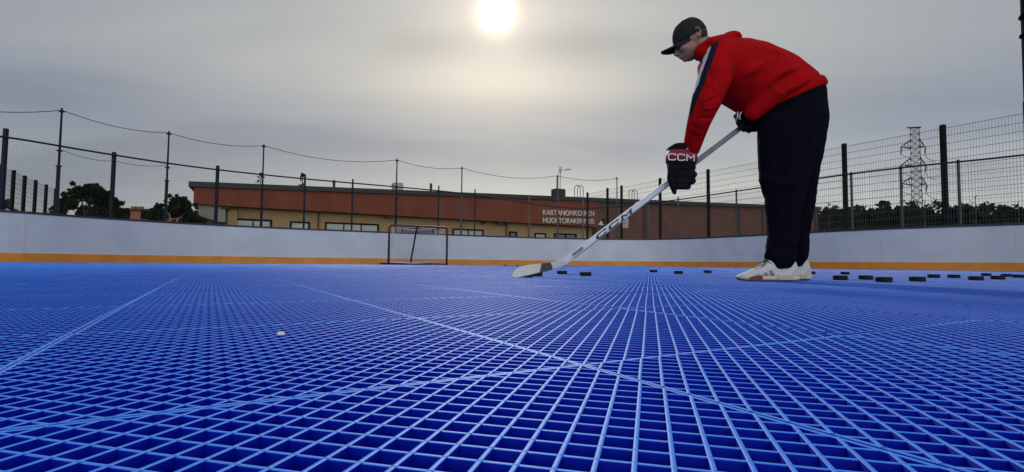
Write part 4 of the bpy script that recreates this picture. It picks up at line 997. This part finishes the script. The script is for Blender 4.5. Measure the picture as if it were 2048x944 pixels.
    g2 = blob(g, 'glove', .0042, 2, M_GL, root)
    MB().caps([at(1476, 228, 2.79), at(1480, 238, 2.765)], [.006, .006], 8).build('cuff_tab', mat('pale tab', (.45, .45, .45), .6), g2)
    MB().loft([sect((1513, 228), (1469.5, 224), 2.86, .053), sect((1513, 236), (1471, 232), 2.855, .053)], 24, .6).build('cuff_band', mat('dark red glove band', (.26, .018, .035), .6), g2, True)
person()

def stick():
    P0, P1 = at(1128, 524, 2.905), at(1514, 231, 2.80); d = (P1 - P0).normalized(); v = (Vector((0, 0, 1)) - d * d.z).normalized(); n = d.cross(v); n = n if n.y < 0 else -n; Ls = (P1 - P0).length
    root = empty('hockey_stick', at(1030, 556, 2.95), 'white hockey stick held in both gloves with its taped blade down on the floor', 'hockey stick'); root.location.z = 0
    bpy.context.view_layer.update()
    M_SH = mat('white stick lacquer', (.62, .64, .68), .3, var=.08, vscale=9, coat=.3); M_GR = mat('worn grey shaft', (.20, .21, .235), .45, var=.35, vscale=22)
    M_BL = mat('cream blade', (.74, .71, .62), .5, var=.07, vscale=18); M_TP = mat('black tape', (.045, .047, .05), .8, bump=.2, bscale=200)
    pt = lambda t: P0 + d * (Ls * t)
    sm = MB(); sm.loft([(at(1104, 531.5, 2.92), v * .018 + d * .006, n * .0075), (at(1114, 529.5, 2.915), v * .0215, n * .009), (pt(.0), v * .0220, n * .011), (pt(.05), v * .0192, n * .012), (pt(.30), v * .0182, n * .012), (pt(.56), v * .0160, n * .0115), (pt(.63), v * .0150, n * .011)], 24, .32)
    sh = sm.build('shaft', M_SH, root, False)
    MB().loft([(pt(.632), v * .0150, n * .011), (pt(.97), v * .0140, n * .0105)], 24, .32).build('grip', M_GR, root)
    MB().loft([(pt(.965), v * .018, n * .014), (pt(1.0), v * .018, n * .014)], 20, .5).build('butt_tape', M_TP, root)
    # lettering on the near face
    def word(txt, c0, c1, hgt, m, bold, off, shear=0.25):
        me = block_letters(.30, .34, .25) if txt == 'CCM' else text_mesh(txt, 1.0, .01, bold, shear); vs = np.empty(len(me.vertices) * 3); me.vertices.foreach_get('co', vs); vs = vs.reshape(-1, 3)
        a_, b_ = pt(c0), pt(c1); place_text('lettering', me, m, root, (a_ + b_) / 2 + n * off, d, v, (b_ - a_).length / np.ptp(vs[:, 0]), hgt / np.ptp(vs[:, 1]))
    word('CCM', .165, .36, .028, mat('black print', (.012, .012, .016), .4), .008, .0125)
    word('TRIGGER', .045, .098, .013, mat('dark red print', (.16, .012, .03), .4), .004, .0125)
    # stripe of colour along the lower edge of the shaft
    MB().loft([(pt(.04) - v * .0168 + n * .004, v * .0032, n * .0092), (pt(.6) - v * .0138 + n * .004, v * .0030, n * .0088)], 12, .4).build('edge_stripe', mat('blue grey edge', (.20, .23, .33), .4), root)
    # blade: an upright paddle, slightly curved, toe nearer the floor
    out = [(1112, 523.5), (1098, 526), (1075, 527.5), (1052, 530.5), (1038, 534.5), (1029, 540), (1025, 547), (1025, 553), (1029, 556), (1036, 555.6), (1060, 550.5), (1083, 544.5), (1098, 541.5), (1108, 538)]
    Yb = lambda px: 2.92 + .03 * ((1110 - px) / 85) + .02 * math.sin(math.pi * (1110 - px) / 85)
    def chain(pts, x): xs = [p[0] for p in pts]; return float(np.interp(x, xs, [p[1] for p in pts]))
    TOP = [(1025, 549), (1026.5, 544.5), (1029, 540.5), (1033, 537), (1038, 534.5), (1052, 530.5), (1075, 527.5), (1098, 525.5), (1113, 523)]
    BOT = [(1025, 551), (1026.5, 554.5), (1030, 556.2), (1036, 555.8), (1060, 550.5), (1083, 544.5), (1098, 541.2), (1110, 537)]
    def paddle(x0, x1, t0, t1, y_off, th, lean=0, n=26):         # the strip of blade between two heights
        xs = [x0 + (x1 - x0) * (i / n) ** 1.25 for i in range(n + 1)]; vs = []; fs = []
        for x in xs:
            yt, yb = chain(TOP, x), chain(BOT, x); ya, yc = yb + (yt - yb) * t1, yb + (yt - yb) * t0
            for px, py, q in ((x + lean * t1, ya, 0), (x + lean * t0, yc, 0), (x + lean * t0, yc, th), (x + lean * t1, ya, th)):
                p = at(px, py, Yb(px) + y_off); vs.append(p + Vector((0, q, 0)))
        for i in range(n):
            o = 4 * i
            for k in range(4): fs.append((o + k, o + (k + 1) % 4, o + 4 + (k + 1) % 4, o + 4 + k))
        fs += [(3, 2, 1, 0), (4 * n, 4 * n + 1, 4 * n + 2, 4 * n + 3)]
        return MB().add(vs, fs)
    paddle(1025.05, 1111, 0, 1, 0, .008).build('blade', M_BL, root)
    paddle(1079, 1104.5, -.03, 1.03, -.0016, .0112, 4).build('tape_band', mat('dark grey tape', (.070, .073, .075), .8), root)
    paddle(1026.5, 1079, -.06, .06, -.0013, .0106).build('edge_tape', M_TP, root)
stick()
